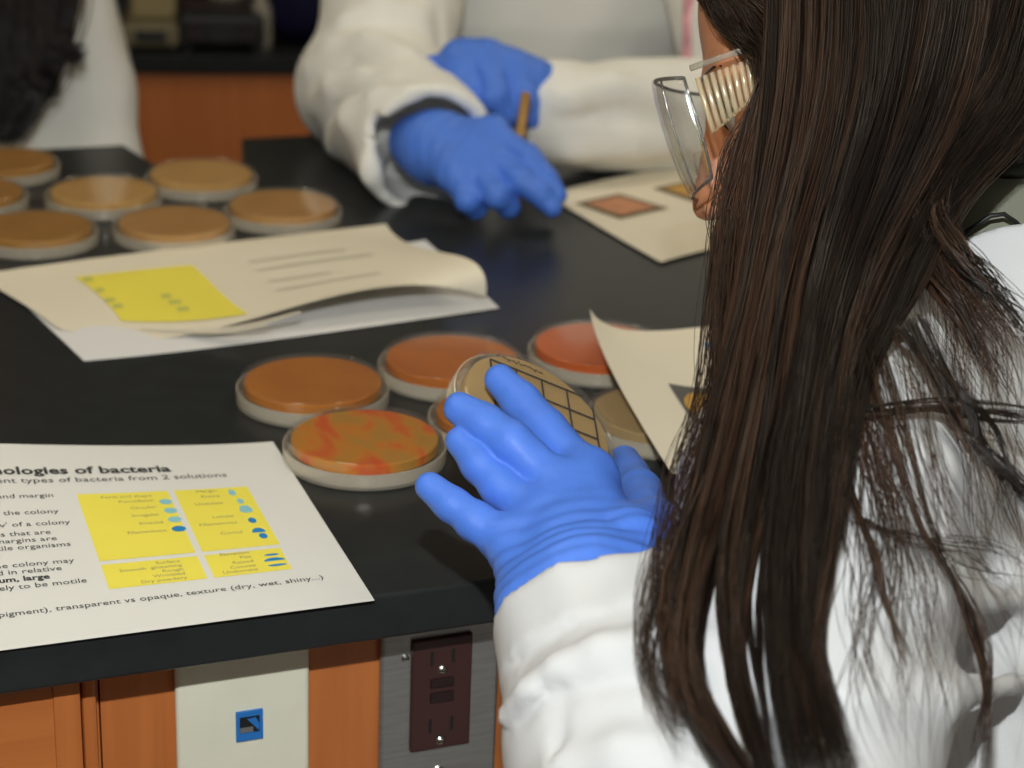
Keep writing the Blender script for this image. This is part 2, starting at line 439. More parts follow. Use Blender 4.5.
f = bm.faces.new(vs); r = bmesh.ops.extrude_face_region(bm, geom=[f]); bmesh.ops.translate(bm, vec=(0, 0.0007, 0), verts=[v for v in r['geom'] if isinstance(v, bmesh.types.BMVert)])
bmesh.ops.recalc_face_normals(bm, faces=bm.faces)
obj_bm('jack_shutter', bm, M_bluejack, jk)
bm = box_bm((-0.0048, -0.0008, -0.0042), (0.002, -0.0002, -0.0012)); obj_bm('jack_contact', bm, M_steel, jk)

op = empty('power_outlet', EN(0.307, NF, 0.839), BA); tag(op, 'brown power outlet in a brushed steel wall plate under the worktop', 'outlet')
pl = plate('plate', 0.0665, 0.1145, 0.005, M_steel, op, 0.002)
rc = box('receptacle', (-0.0168, -0.0075, -0.0335), (0.0168, -0.003, 0.0335), M_brown, op, 0.001)
box('test_button', (-0.0065, -0.0088, 0.0045), (0.0065, -0.007, 0.0095), M_brown2, rc, 0.0004)
box('reset_button', (-0.0065, -0.0088, -0.0045), (0.0065, -0.007, 0.0012), M_brown2, rc, 0.0004)
for zz in (0.022, -0.019):
    for xx in (-0.006, 0.006):
        box('slot', (xx - 0.0008, -0.0078, zz - 0.004), (xx + 0.0008, -0.0072, zz + 0.004), M_black, rc)
    g = obj_bm('ground_hole', lathe_bm([(0, 0.0004), (0.0022, 0.0003), (0.0022, 0), (0, 0)], 14), M_black, rc); g.location = (0, -0.0074, zz - 0.008); g.rotation_euler = (math.pi / 2, 0, 0)
def screw(par, x, y, z, r=0.003):
    s = obj_bm('screw', lathe_bm([(0, 0.0016), (r * 0.6, 0.0014), (r, 0.0004), (r, 0), (0, 0)], 18), M_chrome, par); s.location = (x, y, z); s.rotation_euler = (math.pi / 2, 0, 0)
    box('screw_slot', (-r * 0.8, -0.0004, 0.0010), (r * 0.8, 0.0004, 0.0018), M_black, s)
screw(op, 0.0, -0.0075, 0.0145, 0.0026); screw(op, 0.0, -0.0075, -0.0285, 0.0026)
screw(op, 0.0, -0.005, 0.0485); screw(op, 0.0, -0.005, -0.0485); screw(op, -0.020, -0.005, 0.0235, 0.0022)

# ------------------------------------------------------------------ counter along the back of the room
CA = math.radians(8.4)
cp = np.array([-0.563, 2.779, 0.0])
def back(name, lo, hi, m, par, bev=0.0): return box(name, lo, hi, m, par, bev)
t = empty('back_worktop', cp, CA); tag(t, 'black worktop of the counter along the far wall', 'worktop')
box('slab', (-1.6, 0, 0.755), (1.9, 0.62, 0.78), M_epoxy, t, 0.002); box('splashback', (-1.6, 0.605, 0.78), (1.9, 0.62, 0.90), M_epoxy, t, 0.002)
labs = ['far orange oak cabinet hidden by the person at the left', 'far orange oak cabinet in the gap between the two seated people', 'far orange oak cabinet hidden by the seated person in the middle', 'far orange oak cabinet behind the woman in goggles']
for i, x0 in enumerate((-1.5, -0.62, 0.26, 1.0)):
    x1 = (-1.5, -0.62, 0.26, 1.0, 1.85)[i + 1]
    t = empty('back_cabinet', cp, CA); tag(t, labs[i], 'cabinet', 'cabinets along the far wall')
    box('body', (x0, 0.03, 0.09), (x1 - 0.003, 0.60, 0.755), M_wood, t)
    box('toe_kick', (x0, 0.08, 0.0), (x1 - 0.003, 0.6, 0.09), M_black, t)
    xm = (x0 + x1) / 2
    for a, b in ((x0 + 0.004, xm - 0.002), (xm + 0.002, x1 - 0.007)):
        d = box('door', (a, 0.012, 0.10), (b, 0.03, 0.75), M_wood, t, 0.002)
# things on the far counter, dark and out of focus
def on_counter(px, off, name, label, cat):
    p = TZ(px, 60, 0.78); q = np.array([p[0], p[1]]) + off * np.array([-math.sin(CA), math.cos(CA)])
    t = empty(name, (q[0], q[1], 0.78), CA); tag(t, label, cat); return t
M_beige = mat('beige_enamel', srgb(150, 136, 96), 0.5, noise=0.05)
M_beige_d = mat('grey_beige_plate', srgb(120, 110, 84), 0.5, noise=0.05)
M_navy = mat('navy_canvas', srgb(22, 20, 52), 0.8, 0.2, noise=0.2, scale=50, bump=0.2, bscale=300)
t = on_counter(155, 0.06, 'lab_balance', 'beige box-shaped laboratory instrument on the far counter', 'instrument')
box('base', (-0.05, 0, 0.006), (0.034, 0.16, 0.038), M_beige_d, t, 0.006); box('housing', (-0.038, 0.045, 0.038), (0.028, 0.155, 0.21), M_beige, t, 0.006)
for x in (-0.04, 0.024):
    for y in (0.015, 0.145): box('foot', (x - 0.006, y - 0.006, 0), (x + 0.006, y + 0.006, 0.008), M_black, t, 0.002)
box('display', (-0.03, -0.002, 0.014), (0.015, 0.001, 0.03), M_black, t, 0.001)
t = on_counter(222, 0.05, 'hot_plate', 'low black hot plate on the far counter between the instrument and the bag', 'hot plate')
box('housing', (-0.062, 0, 0.008), (0.062, 0.17, 0.055), M_black, t, 0.008); box('top_plate', (-0.058, 0.03, 0.055), (0.058, 0.165, 0.062), M_brown2, t, 0.004)
for x in (-0.035, 0.035):
    k = obj_bm('knob', lathe_bm([(0, 0.014), (0.011, 0.014), (0.013, 0), (0, 0)], 20), M_brown2, t); k.location = (x, 0, 0.03); k.rotation_euler = (math.pi / 2, 0, 0)
for x in (-0.05, 0.05):
    for y in (0.015, 0.155): box('foot', (x - 0.007, y - 0.007, 0), (x + 0.007, y + 0.007, 0.01), M_black, t, 0.002)
q = np.array(t.location)
b = empty('glass_beaker', (q[0] - 0.008, q[1] + 0.1, 0.842)); tag(b, 'clear glass beaker standing on the black hot plate', 'beaker')
obj_bm('cup', lathe_bm([(0, 0), (0.03, 0), (0.033, 0.004), (0.033, 0.085), (0.036, 0.09), (0.034, 0.091), (0.031, 0.084), (0.031, 0.005), (0, 0.003)], 32), M_dishrim, b, True)
obj_bm('liquid', lathe_bm([(0, 0.004), (0.0305, 0.005), (0.0305, 0.045), (0, 0.045)], 32), mat('grey_water', (0.3, 0.3, 0.3), 0.1, noise=0.05), b, True)
t = on_counter(262, 0.09, 'glass_bottle', 'small clear glass bottle beside the hot plate on the far counter', 'bottle')
obj_bm('bottle_body', lathe_bm([(0, 0), (0.014, 0), (0.016, 0.004), (0.016, 0.06), (0.007, 0.075), (0.007, 0.092), (0, 0.092)], 24), M_dishrim, t, True)
obj_bm('cap', lathe_bm([(0, 0.088), (0.009, 0.088), (0.009, 0.104), (0, 0.105)], 24), M_black, t, True)
t = on_counter(305, 0.10, 'backpack', 'dark navy bag standing on the far counter', 'bag')
def bagf(P):
    d = ellip(P, (0, 0.06, 0.13), (0.075, 0.075, 0.15)); d = smax(d, -(P[..., 2] - 0.0), 0.01)
    d = smin(d, ellip(P, (0, -0.005, 0.075), (0.055, 0.03, 0.065)), 0.012)
    return d + 0.002 * wob(P, 55, 1.0)
sdf_obj('bag_body', bagf, (-0.1, -0.06, -0.01), (0.1, 0.16, 0.31), 0.006, M_navy, t)
tube('carry_loop', [(-0.025, 0.08, 0.262), (-0.022, 0.08, 0.3), (0, 0.08, 0.315), (0.022, 0.08, 0.3), (0.025, 0.08, 0.262)], 0.006, M_navy, t)
tube('zip', [(-0.05, -0.018, 0.115), (-0.03, -0.028, 0.128), (0, -0.03, 0.132), (0.03, -0.028, 0.128), (0.05, -0.018, 0.115)], 0.0025, M_steel, t)

# ------------------------------------------------------------------ petri dishes, stored lid down
def dish_meshes():
    lid = lathe_bm([(0, 0.0), (0.0445, 0.0), (0.0465, 0.0006), (0.0470, 0.002), (0.0470, 0.0098), (0.0464, 0.0100), (0.0460, 0.0096), (0.0458, 0.0022), (0.0445, 0.0014), (0, 0.0012)], 72)
    a = bpy.data.meshes.new('lid'); lid.to_mesh(a); lid.free()
    cup = lathe_bm([(0, 0.0152), (0.0420, 0.0152), (0.0428, 0.0160), (0.0440, 0.0160), (0.0447, 0.0152), (0.0449, 0.0140), (0.0449, 0.0026), (0.0441, 0.0024), (0.0438, 0.0030), (0.0436, 0.0142), (0, 0.0142)], 72)
    b = bpy.data.meshes.new('base'); cup.to_mesh(b); cup.free()
    ag = lathe_bm([(0, 0.0138), (0.0412, 0.0138), (0.0420, 0.0132), (0.0426, 0.0085), (0.0420, 0.0078), (0, 0.0078)], 64)
    c = bpy.data.meshes.new('agar'); ag.to_mesh(c); ag.free()
    for m in (a, b, c): m.polygons.foreach_set('use_smooth', [True] * len(m.polygons))
    for m in (a, b, c): m.set_sharp_from_angle(angle=math.radians(28))
    a.materials.append(M_dishrim); b.materials.append(M_dish)
    return a, b, c
LIDM, BASEM, AGARM = dish_meshes()
def petri(x, y, agar, label, group=None, z=BZ, rot=0.0):
    t = empty('petri_dish', (x, y, z), rot); tag(t, label, 'petri dish', group)
    for nm, me in (('lid', LIDM), ('base', BASEM)):
        o = bpy.data.objects.new(nm, me); COL.objects.link(o); o.parent = t
    am = AGARM.copy(); am.materials.append(agar)
    o = bpy.data.objects.new('agar', am); COL.objects.link(o); o.parent = t
    return t
ag_mottled = agar_mat('agar_mottled', [(0.0, srgb(150, 108, 30)), (0.42, srgb(180, 128, 36)), (0.52, srgb(200, 122, 12)), (0.60, srgb(204, 92, 4)), (0.68, srgb(206, 70, 2))], 22, stretch=(1, 2.2, 1))
ag_brown = agar_mat('agar_brown', [(0.3, srgb(168, 94, 2)), (0.7, srgb(188, 116, 20))], 14)
ag_orange = agar_mat('agar_orange', [(0.3, srgb(172, 90, 0)), (0.7, srgb(194, 108, 2))], 14)
ag_red = agar_mat('agar_red_orange', [(0.3, srgb(182, 76, 0)), (0.7, srgb(202, 92, 2))], 14)
ag_tan = agar_mat('agar_tan', [(0.3, srgb(172, 142, 92)), (0.7, srgb(188, 158, 108))], 10)
ag_olive = agar_mat('agar_olive', [(0.3, srgb(150, 126, 84)), (0.7, srgb(176, 150, 104))], 10)
ag_t1 = agar_mat('agar_far_tan', [(0.3, srgb(192, 148, 80)), (0.7, srgb(206, 162, 94))], 12)
ag_t2 = agar_mat('agar_far_brown', [(0.3, srgb(160, 112, 34)), (0.7, srgb(180, 128, 50))], 12)
ag_t3 = agar_mat('agar_far_orange', [(0.3, srgb(176, 126, 60)), (0.7, srgb(194, 146, 80))], 12)
gN = 'petri dishes beside the gloved hand'; gF = 'petri dishes at the far left of the bench'
near = [(365, 437, ag_mottled, 'nearest petri dish, mottled red and yellow agar, beside the front handout'),
        (313, 381, ag_brown, 'petri dish with plain brown-orange agar, leftmost of the near group'),
        (452, 358, ag_orange, 'petri dish with deep orange agar, behind the held dish, between its neighbours'),
        (600, 345, ag_red, 'petri dish with red-orange agar, farthest right of the near group'),
        (496, 404, ag_brown, 'petri dish mostly hidden behind the raised gloved fingers'),
        (632, 411, ag_olive, 'petri dish with dull olive agar under the curled handout edge, right of the held dish')]
pos = np.array([TZ(a, b - 4, BZ + 0.016)[:2] for a, b, _, _ in near])
far = [(35, 226, ag_t2, 'far petri dish with dark brown agar, nearest the left frame edge'),
       (3, 160, ag_t2, 'farthest left petri dish, at the back of the far group'),
       (-32, 191, ag_t2, 'far petri dish cut by the left picture border, between two others'),
       (110, 189, ag_t1, 'far petri dish with tan agar, in the middle of the far group'),
       (195, 174, ag_t1, 'tan petri dish at the back of the far group, by the notch in the worktop'),
       (283, 204, ag_t3, 'orange-tan petri dish at the right end of the far group'),
       (174, 221, ag_t3, 'orange-tan petri dish in front, touching the stack of handouts')]
posf = np.array([TZ(a, b - 3, BZ + 0.016)[:2] for a, b, _, _ in far])
def relax(p, fixed=0, dmin=0.0945):
    for _ in range(300):
        for i in range(len(p)):
            for j in range(i):
                d = p[i] - p[j]; l = np.linalg.norm(d)
                if l < dmin:
                    s = d / l * (dmin - l)
                    if i < fixed and j < fixed: continue
                    if j < fixed: p[i] += s
                    else: p[i] += s / 2; p[j] -= s / 2
    return p
pos = relax(pos, 3); posf = relax(posf)
for (a, b, m, lb), p in zip(near, pos): petri(p[0], p[1], m, lb, gN, rot=random.uniform(0, 6))
for (a, b, m, lb), p in zip(far, posf): petri(p[0], p[1], m, lb, gF, rot=random.uniform(0, 6))
# the dish held up in the gloved hand, marked with a black grid
DC = W(541, 413, 0.985)
vr = (DC - CAM) / np.linalg.norm(DC - CAM)
qd = 0.61 * RT + 0.79 * UP; qd = qd - vr * (qd @ vr); qd /= np.linalg.norm(qd)
DN = -0.53 * vr + 0.848 * qd; DN /= np.linalg.norm(DN)
DX = 0.79 * RT - 0.61 * UP; DX = DX - DN * (DX @ DN); DX /= np.linalg.norm(DX); DY = np.cross(DN, DX)
held = petri(0, 0, ag_tan, 'petri dish with tan agar and a black drawn grid, held up in blue gloved fingers', gN)
oc = DC - DN * 0.016
held.matrix_world = Matrix(((DX[0], DY[0], DN[0], oc[0]), (DX[1], DY[1], DN[1], oc[1]), (DX[2], DY[2], DN[2], oc[2]), (0, 0, 0, 1)))
def on_dish(px, py):
    r = FWD + RT * ((px - 512) / F) + UP * ((384 - py) / F)
    p = CAM + r * (((DC - CAM) @ DN) / (r @ DN)); return np.array([(p - DC) @ DX, (p - DC) @ DY])
g0 = on_dish(491, 358); g1 = on_dish(592, 399)
gu = (g1 - g0); GL = np.linalg.norm(gu); gu /= GL
gv = np.array([gu[1], -gu[0]]);
if (on_dish(498, 420) - g0) @ gv < 0: gv = -gv
bm = bmesh.new()
def line(bm, a, b, w, z0=0.01525, z1=0.01545):
    d = (b - a) / np.linalg.norm(b - a); nrm = np.array([-d[1], d[0]]) * w / 2
    ps = [a + nrm, a - nrm, b - nrm, b + nrm]
    lo = [bm.verts.new((p[0], p[1], z0)) for p in ps]; hi = [bm.verts.new((p[0], p[1], z1)) for p in ps]
    bm.faces.new(hi); bm.faces.new(lo[::-1])
    for i in range(4): bm.faces.new((lo[i], lo[(i + 1) % 4], hi[(i + 1) % 4], hi[i]))
cell = GL / 4.0
def clip_in(a, b, R=0.0412):
    # keep only the part of the segment inside the dish
    ts = np.linspace(0, 1, 200); pts = a + np.outer(ts, b - a); ok = np.linalg.norm(pts, axis=1) < R
    if ok.sum() < 5: return None
    return pts[ok][0], pts[ok][-1]
nrow = 6
for i in range(5):
    s = clip_in(g0 + gu * cell * i, g0 + gu * cell * i + gv * cell * nrow)
    if s: line(bm, s[0], s[1], 0.0011)
for j in range(nrow + 1):
    s = clip_in(g0 + gv * cell * j, g0 + gv * cell * j + gu * cell * 4)
    if s: line(bm, s[0], s[1], 0.0011)
# a line of small handwriting along the rim
hw = g0 + gu * 0.004 - gv * 0.006
for k in range(9):
    a = hw + gu * k * 0.0032; line(bm, a, a + gu * 0.0014 + gv * random.uniform(-0.002, 0.002), 0.0005); line(bm, a + gu * 0.0014, a + gu * 0.0026 + gv * random.uniform(-0.0015, 0.0015), 0.0005)
bmesh.ops.recalc_face_normals(bm, faces=bm.faces)
tag(obj_bm('marker_grid', bm, M_ink, held), 'black hand-drawn grid lines on the dish')

# ------------------------------------------------------------------ sheets of paper
def patch(C, u, v, un=(0, 1 / 3, 2 / 3, 1.0)):
    """bicubic sheet through a 4x4 net of points C[row][col]"""
    C = np.asarray(C, float)
    def lag(t, x):
        t = np.asarray(t, float)[..., None]; w = np.ones(t.shape[:-1] + (4,))
        for i in range(4):
            for j in range(4):
                if i != j: w[..., i] *= (t[..., 0] - x[j]) / (x[i] - x[j])
        return w
    return np.einsum('...i,...j,ijk->...k', lag(v, (0, 1 / 3, 2 / 3, 1.0)), lag(u, un), C)
def sheet(name, fn, mat_, parent, nu=24, nv=20, th=0.00025, z=0.0):
    U, V = np.meshgrid(np.linspace(0, 1, nu), np.linspace(0, 1, nv))
    P = fn(U, V).reshape(-1, 3)
    top = P + [0, 0, th / 2 + z]; bot = P + [0, 0, -th / 2 + z]
    fs = []
    for j in range(nv - 1):
        for i in range(nu - 1):
            a = j * nu + i; q = (a, a + nu, a + nu + 1, a + 1); n = nu * nv
            fs.append(q); fs.append(tuple(k + n for k in q[::-1]))
    n = nu * nv
    rim = [i for i in range(nu)] + [j * nu + nu - 1 for j in range(1, nv)] + [(nv - 1) * nu + i for i in range(nu - 2, -1, -1)] + [j * nu for j in range(nv - 2, 0, -1)]
    for k in range(len(rim)):
        a, b = rim[k], rim[(k + 1) % len(rim)]; fs.append((a, b, b + n, a + n))
    o = mesh_obj(name, np.vstack([top, bot]), fs, mat_, parent, False)
    bm = bmesh.new(); bm.from_mesh(o.data); bmesh.ops.recalc_face_normals(bm, faces=bm.faces); bm.to_mesh(o.data); bm.free()
    return o
def page_uv(fn, origin, pts):
    """sheet coordinates of places measured on the photograph"""
    out = []
    for px, py in pts:
        uv = np.array([0.45, 0.45])
        def pr(q):
            p = fn(np.array([q[0]]), np.array([q[1]]))[0] + origin - CAM; d = p @ FWD
            return np.array([512 + F * (p @ RT) / d, 384 - F * (p @ UP) / d])
        for _ in range(60):
            f0 = pr(uv); J = np.stack([(pr(uv + e) - f0) / 1e-4 for e in np.eye(2) * 1e-4], 1)
            uv = uv - 0.5 * np.clip(np.linalg.solve(J, f0 - [px, py]), -0.2, 0.2)
        out.append(tuple(uv))
    return out
def print_poly(name, polys, fn, mat_, parent, lift=0.0004, sub=1):
    """flat print: polygons in page units laid on the sheet"""
    vs, fs = [], []
    for poly in polys:
        poly = np.array(poly, float)
        if len(poly) == 4 and sub > 1:
            U, V = np.meshgrid(np.linspace(0, 1, sub + 1), np.linspace(0, 1, sub + 1))
            g = ((1 - V)[..., None] * ((1 - U)[..., None] * poly[0] + U[..., None] * poly[1]) + V[..., None] * ((1 - U)[..., None] * poly[3] + U[..., None] * poly[2])).reshape(-1, 2)
            b = len(vs); vs += list(fn(g[:, 0], g[:, 1]) + [0, 0, lift])
            for j in range(sub):
                for i in range(sub): a = b + j * (sub + 1) + i; fs.append((a, a + sub + 1, a + sub + 2, a + 1))
        else:
            b = len(vs); vs += list(fn(poly[:, 0], poly[:, 1]) + [0, 0, lift]); fs.append(tuple(range(b, b + len(poly))))
    o = mesh_obj(name, vs, fs, mat_, parent)
    bm = bmesh.new(); bm.from_mesh(o.data); bmesh.ops.recalc_face_normals(bm, faces=bm.faces)
    for f in bm.faces:
        if f.normal.z < 0: f.normal_flip()
    bm.to_mesh(o.data); bm.free()
    return o
def text_mesh(lines, fn_page, mat_, parent, name='printed_text', lift=0.00045):
    """lines: (string, x, y, cap height, align, bold) in page metres, x right, y down"""
    allv, allf = [], []
    for s, x, y, size, align, bold in lines:
        cu = bpy.data.curves.new('t', 'FONT'); cu.body = s; cu.size = size; cu.align_x = align; cu.resolution_u = 2
        if bold: cu.offset = size * 0.028
        ob = bpy.data.objects.new('t', cu); COL.objects.link(ob)
        bpy.context.view_layer.update()
        ev = ob.evaluated_get(bpy.context.evaluated_depsgraph_get()); me = ev.to_mesh()
        n = len(me.vertices); co = np.zeros(n * 3, np.float32); me.vertices.foreach_get('co', co); co = co.reshape(-1, 3)
        b = sum(len(a) for a in allv)
        if n:
            allv.append(fn_page(x + co[:, 0], y - co[:, 1]) + np.array([0, 0, lift]))
            for p in me.polygons: allf.append(tuple(b + i for i in p.vertices))
        ev.to_mesh_clear(); bpy.data.objects.remove(ob); bpy.data.curves.remove(cu)
    return mesh_obj(name, np.vstack(allv), allf, mat_, parent)

# front handout: landscape sheet at the bench edge, far left corner lifted
P1_TR = np.array([-0.138, 1.048]); P1_dn = np.array([0.36, -0.933]); P1_e = np.array([0.933, 0.36]); PH, PW = 0.208, 0.272
def page1(X, Y):      # X from the left edge, Y from the top edge, in metres
    X = np.asarray(X, float); Y = np.asarray(Y, float); s = PW - X
    lift = 0.0165 * (np.clip(s, 0, None) / 0.16) ** 1.4 * (1 - np.clip(Y / PH, 0, 1)) ** 1.2
    lift = lift - 0.0 * s
    q = P1_TR[None] - s[..., None] * P1_e + Y[..., None] * P1_dn if s.ndim == 1 else P1_TR - s[..., None] * P1_e + Y[..., None] * P1_dn
    return np.concatenate([q, (BZ + 0.0007 + lift)[..., None]], -1)
t = empty('handout', TZ(200, 560)); tag(t, 'front handout about bacteria, four yellow boxes, at the near bench edge', 'paper')
inv = -np.array(t.location)
sheet('sheet', lambda u, v: page1(u * PW, v * PH) + inv, M_paper, t, 30, 24)
pg1 = lambda x, y: page1(x, y) + inv
R = lambda s: PW - s
print_poly('yellow_box', [[(R(.122), .061), (R(.0735), .061), (R(.0735), .1355), (R(.122), .1355)]], pg1, M_yellow, t, 0.0003, 8)
print_poly('yellow_box', [[(R(.0700), .061), (R(.0295), .061), (R(.0295), .1355), (R(.0700), .1355)]], pg1, M_yellow, t, 0.0003, 8)
print_poly('yellow_box', [[(R(.122), .1395), (R(.0735), .1395), (R(.0735), .1645), (R(.122), .1645)]], pg1, M_yellow, t, 0.0003, 8)
print_poly('yellow_box', [[(R(.0700), .1395), (R(.0305), .1395), (R(.0305), .1645), (R(.0700), .1645)]], pg1, M_yellow, t, 0.0003, 8)
text_mesh([('Morphologies of bacteria', R(.0665), .0365, .0122, 'RIGHT', True), ('different types of bacteria from 2 solutions', R(.037), .0465, .0082, 'RIGHT', False)], pg1, M_ink, t, 'printed_title')
T = []
for s, r, y, b in [('form and margin', .134, .0635, 0), ('size of the colony', .134, .0815, 0), ("'side view' of a colony", .130, .094, 0), ('colonies that are', .141, .1035, 0), ('and margins are', .139, .1105, 0),
                   ('motile organisms', .133, .1175, 0), ('one colony may', .134, .1345, 0), ('expressed in relative', .141, .1412, 0), ('small, medium, large', .148, .1482, 1), ('more likely to be motile', .131, .1555, 0)]:
    T.append((s, R(r), y, .0066, 'RIGHT', bool(b)))
T.append(('color (pigment), transparent vs opaque, texture (dry, wet, shiny...)', R(.0175), .1795, .0066, 'RIGHT', False))
text_mesh(T, pg1, M_ink, t)['kind'] = 'stuff'
T = []
for s, r, y in [('Form and shape', .083, .0675), ('Punctiform', .083, .0735), ('Circular', .083, .0815), ('Irregular', .083, .0905), ('Rhizoid', .083, .1), ('Filamentous', .083, .1095),
                ('Surface', .083, .1445), ('Smooth  glistening', .083, .149), ('Rough', .083, .1535), ('Wrinkled', .083, .158), ('Dry powdery', .083, .1625),
                ('Margin', .047, .0655), ('Entire', .047, .0725), ('Undulate', .047, .0815), ('Lobate', .045, .0985), ('Filamentous', .045, .1065), ('Curled', .045, .1185),
                ('Elevation', .047, .1425), ('Flat', .047, .1475), ('Raised', .047, .1525), ('Convex', .047, .1575), ('Umbonate', .047, .162)]:
    T.append((s, R(r), y, .0042, 'RIGHT', False))
text_mesh(T, pg1, M_grey_ink, t, 'box_text')['kind'] = 'stuff'
def blob(cx, cy, rx, ry, n=12, wobb=0.0, half=False):
    return [(cx + rx * (1 + wobb * math.sin(3 * a)) * math.cos(a), cy + ry * (1 + wobb * math.cos(2 * a)) * math.sin(a)) for a in [(math.pi if half else 2 * math.pi) * -k / n for k in range(n + (1 if half else 0))]]
for _p in [blob(R(.0770), .0745, .0035, .0034), blob(R(.0765), .0855, .0036, .0034), blob(R(.0764), .0963, .0037, .0034), blob(R(.0395), .068, .002, .004), blob(R(.0375), .0795, .0018, .0035), blob(R(.037), .090, .0034, .0055, wobb=.15)]: print_poly('pale_diagram', [_p], pg1, M_pale_ink, t)
for _p in [blob(R(.0764), .1075, .0038, .0034), blob(R(.0368), .1045, .0022, .0035), blob(R(.0365), .1195, .0036, .0055, half=True), blob(R(.0355), .124, .0022, .0035), blob(R(.0365), .1535, .0055, .0035, half=True), blob(R(.0365), .1465, .004, .0012), blob(R(.0365), .1585, .005, .0012)]: print_poly('blue_diagram', [_p], pg1, M_blue_ink, t)

def px_net(rows):
    return [[TZ(a, b, BZ + z) for a, b, z in r] for r in rows]
# stack of handouts behind: flat lower sheet, curled upper sheet
low = px_net([[(20, 300, .001), (150, 283, .001), (290, 262, .001), (425, 240, .001)], [(42, 321, .001), (178, 304, .001), (315, 284, .001), (450, 262, .002)],
              [(63, 341, .001), (200, 325, .001), (340, 305, .001), (475, 285, .002)], [(84, 361, .001), (226, 346, .001), (366, 327, .001), (499, 308, .001)]])
o0 = TZ(240, 300)
t = empty('handout', o0); tag(t, 'white handout lying flat under the curled yellow-boxed sheet', 'paper', 'stack of handouts in the middle of the bench')
sheet('sheet', lambda u, v: patch(low, u, v) - o0, M_paper_b, t)
topn = px_net([[(-24, 275, .004), (105, 257, .004), (325, 231, .005), (386, 224, .006)], [(2, 291, .003), (133, 272, .004), (358, 248, .012), (424, 249, .016)],
               [(28, 307, .003), (160, 297, .004), (388, 268, .020), (468, 259, .030)], [(56, 327, .003), (190, 334, .004), (418, 285, .022), (486, 296, .010)]])
t = empty('handout', o0); tag(t, 'curled cream handout with one yellow box, on top of the middle stack', 'paper', 'stack of handouts in the middle of the bench')
fn2 = lambda u, v: patch(topn, u, v, (0, .31, .84, 1.0)) - o0
sheet('sheet', fn2, M_paper_w, t, 36, 28)
U2 = lambda *p: page_uv(fn2, o0, p)
print_poly('yellow_box', [U2((75, 278), (192, 266), (248, 315), (121, 322))], fn2, M_yellow, t, 0.0009, 12)
M_faint = mat('faint_grey_print', srgb(212, 204, 186), 0.8, noise=0.05); M_faintb = mat('faint_blue_print', srgb(196, 194, 100), 0.8, noise=0.05)
for a_, b_ in [((248, 262), (345, 249)), ((256, 270), (372, 254)), ((268, 281), (330, 272)), ((276, 290), (380, 272)), ((140, 329), (300, 312)), ((190, 333), (268, 325))]:
    print_poly('printed_line', [U2(a_, b_, (b_[0] + 1, b_[1] + 2), (a_[0] + 1, a_[1] + 2))], fn2, M_faint, t, 0.0009, 8)
for x_, y_, w_ in [(82, 279, 10), (95, 290, 8), (104, 300, 10), (112, 306, 10), (160, 296, 10), (168, 302, 12), (176, 309, 12)]:
    print_poly('blue_diagram', [U2((x_, y_), (x_ + w_, y_ - 1), (x_ + w_ + 2, y_ + 3), (x_ + 2, y_ + 4))], fn2, M_faintb, t, 0.0012, 2)
# handout propped on dishes by the woman's hair, near corner lifted
n3 = px_net([[(590, 309, .045), (640, 331, .028), (720, 325, .024), (800, 322, .020)], [(602, 350, .034), (668, 370, .024), (745, 365, .022), (825, 360, .018)],
             [(630, 405, .026), (690, 415, .022), (768, 410, .019), (850, 402, .014)], [(672, 474, .022), (722, 466, .018), (795, 455, .014), (870, 445, .009)]])
o3 = TZ(700, 400)
t = empty('handout', o3); tag(t, 'handout with a grey triangular picture, propped on dishes beside the long hair', 'paper')
fn3 = lambda u, v: patch(n3, u, v) - o3
sheet('sheet', fn3, M_paper_w, t, 30, 26)
M_pic = mat('grey_picture_print', srgb(92, 90, 86), 0.7, noise=0.08); M_picor = mat('orange_picture_print', srgb(196, 150, 70), 0.7, noise=0.15, scale=120)
M_pink = mat('pink_picture_print', srgb(190, 132, 96), 0.7, noise=0.2, scale=80); M_olv = mat('brown_picture_print', srgb(110, 96, 70), 0.7, noise=0.1)
U3 = lambda *p: page_uv(fn3, o3, p)
print_poly('grey_picture', [U3((668, 385), (716, 391), (735, 425), (699, 432))], fn3, M_pic, t, 0.0012, 8)
c3 = np.array(U3((700, 407))[0]); print_poly('orange_picture', [blob(c3[0], c3[1], .07, .085)], fn3, M_picor, t, 0.0018)
print_poly('blue_mark', [U3((702, 344), (722, 345), (724, 352), (706, 350))], fn3, M_blue_ink, t, 0.0015, 4)
# picture sheet in front of the far person
n4 = px_net([[(545, 195, .002), (600, 181, .002), (660, 168, .002), (715, 156, .002)], [(583, 217, .002), (640, 202, .002), (702, 188, .002), (762, 175, .002)],
             [(622, 240, .002), (682, 224, .002), (745, 210, .002), (808, 195, .002)], [(661, 262, .002), (722, 246, .002), (788, 231, .002), (853, 216, .002)]])
o4 = TZ(660, 215)
t = empty('picture_sheet', o4); tag(t, 'cream sheet with two brown and pink pictures in front of the far person', 'paper')
fn4 = lambda u, v: patch(n4, u, v) - o4
sheet('sheet', fn4, M_paper_w, t)
U4 = lambda *p: page_uv(fn4, o4, p)
print_poly('picture_frame', [U4((575, 204), (619, 194), (669, 209), (620, 220))], fn4, M_olv, t, 0.0006, 4)
print_poly('picture', [U4((586, 204), (620, 197), (656, 208), (620, 216))], fn4, M_pink, t, 0.0009, 4)
print_poly('picture_frame', [U4((652, 189), (690, 181), (738, 194), (698, 204))], fn4, M_olv, t, 0.0006, 4)
print_poly('picture', [U4((664, 189), (691, 184), (726, 194), (698, 200))], fn4, M_picor, t, 0.0009, 4)

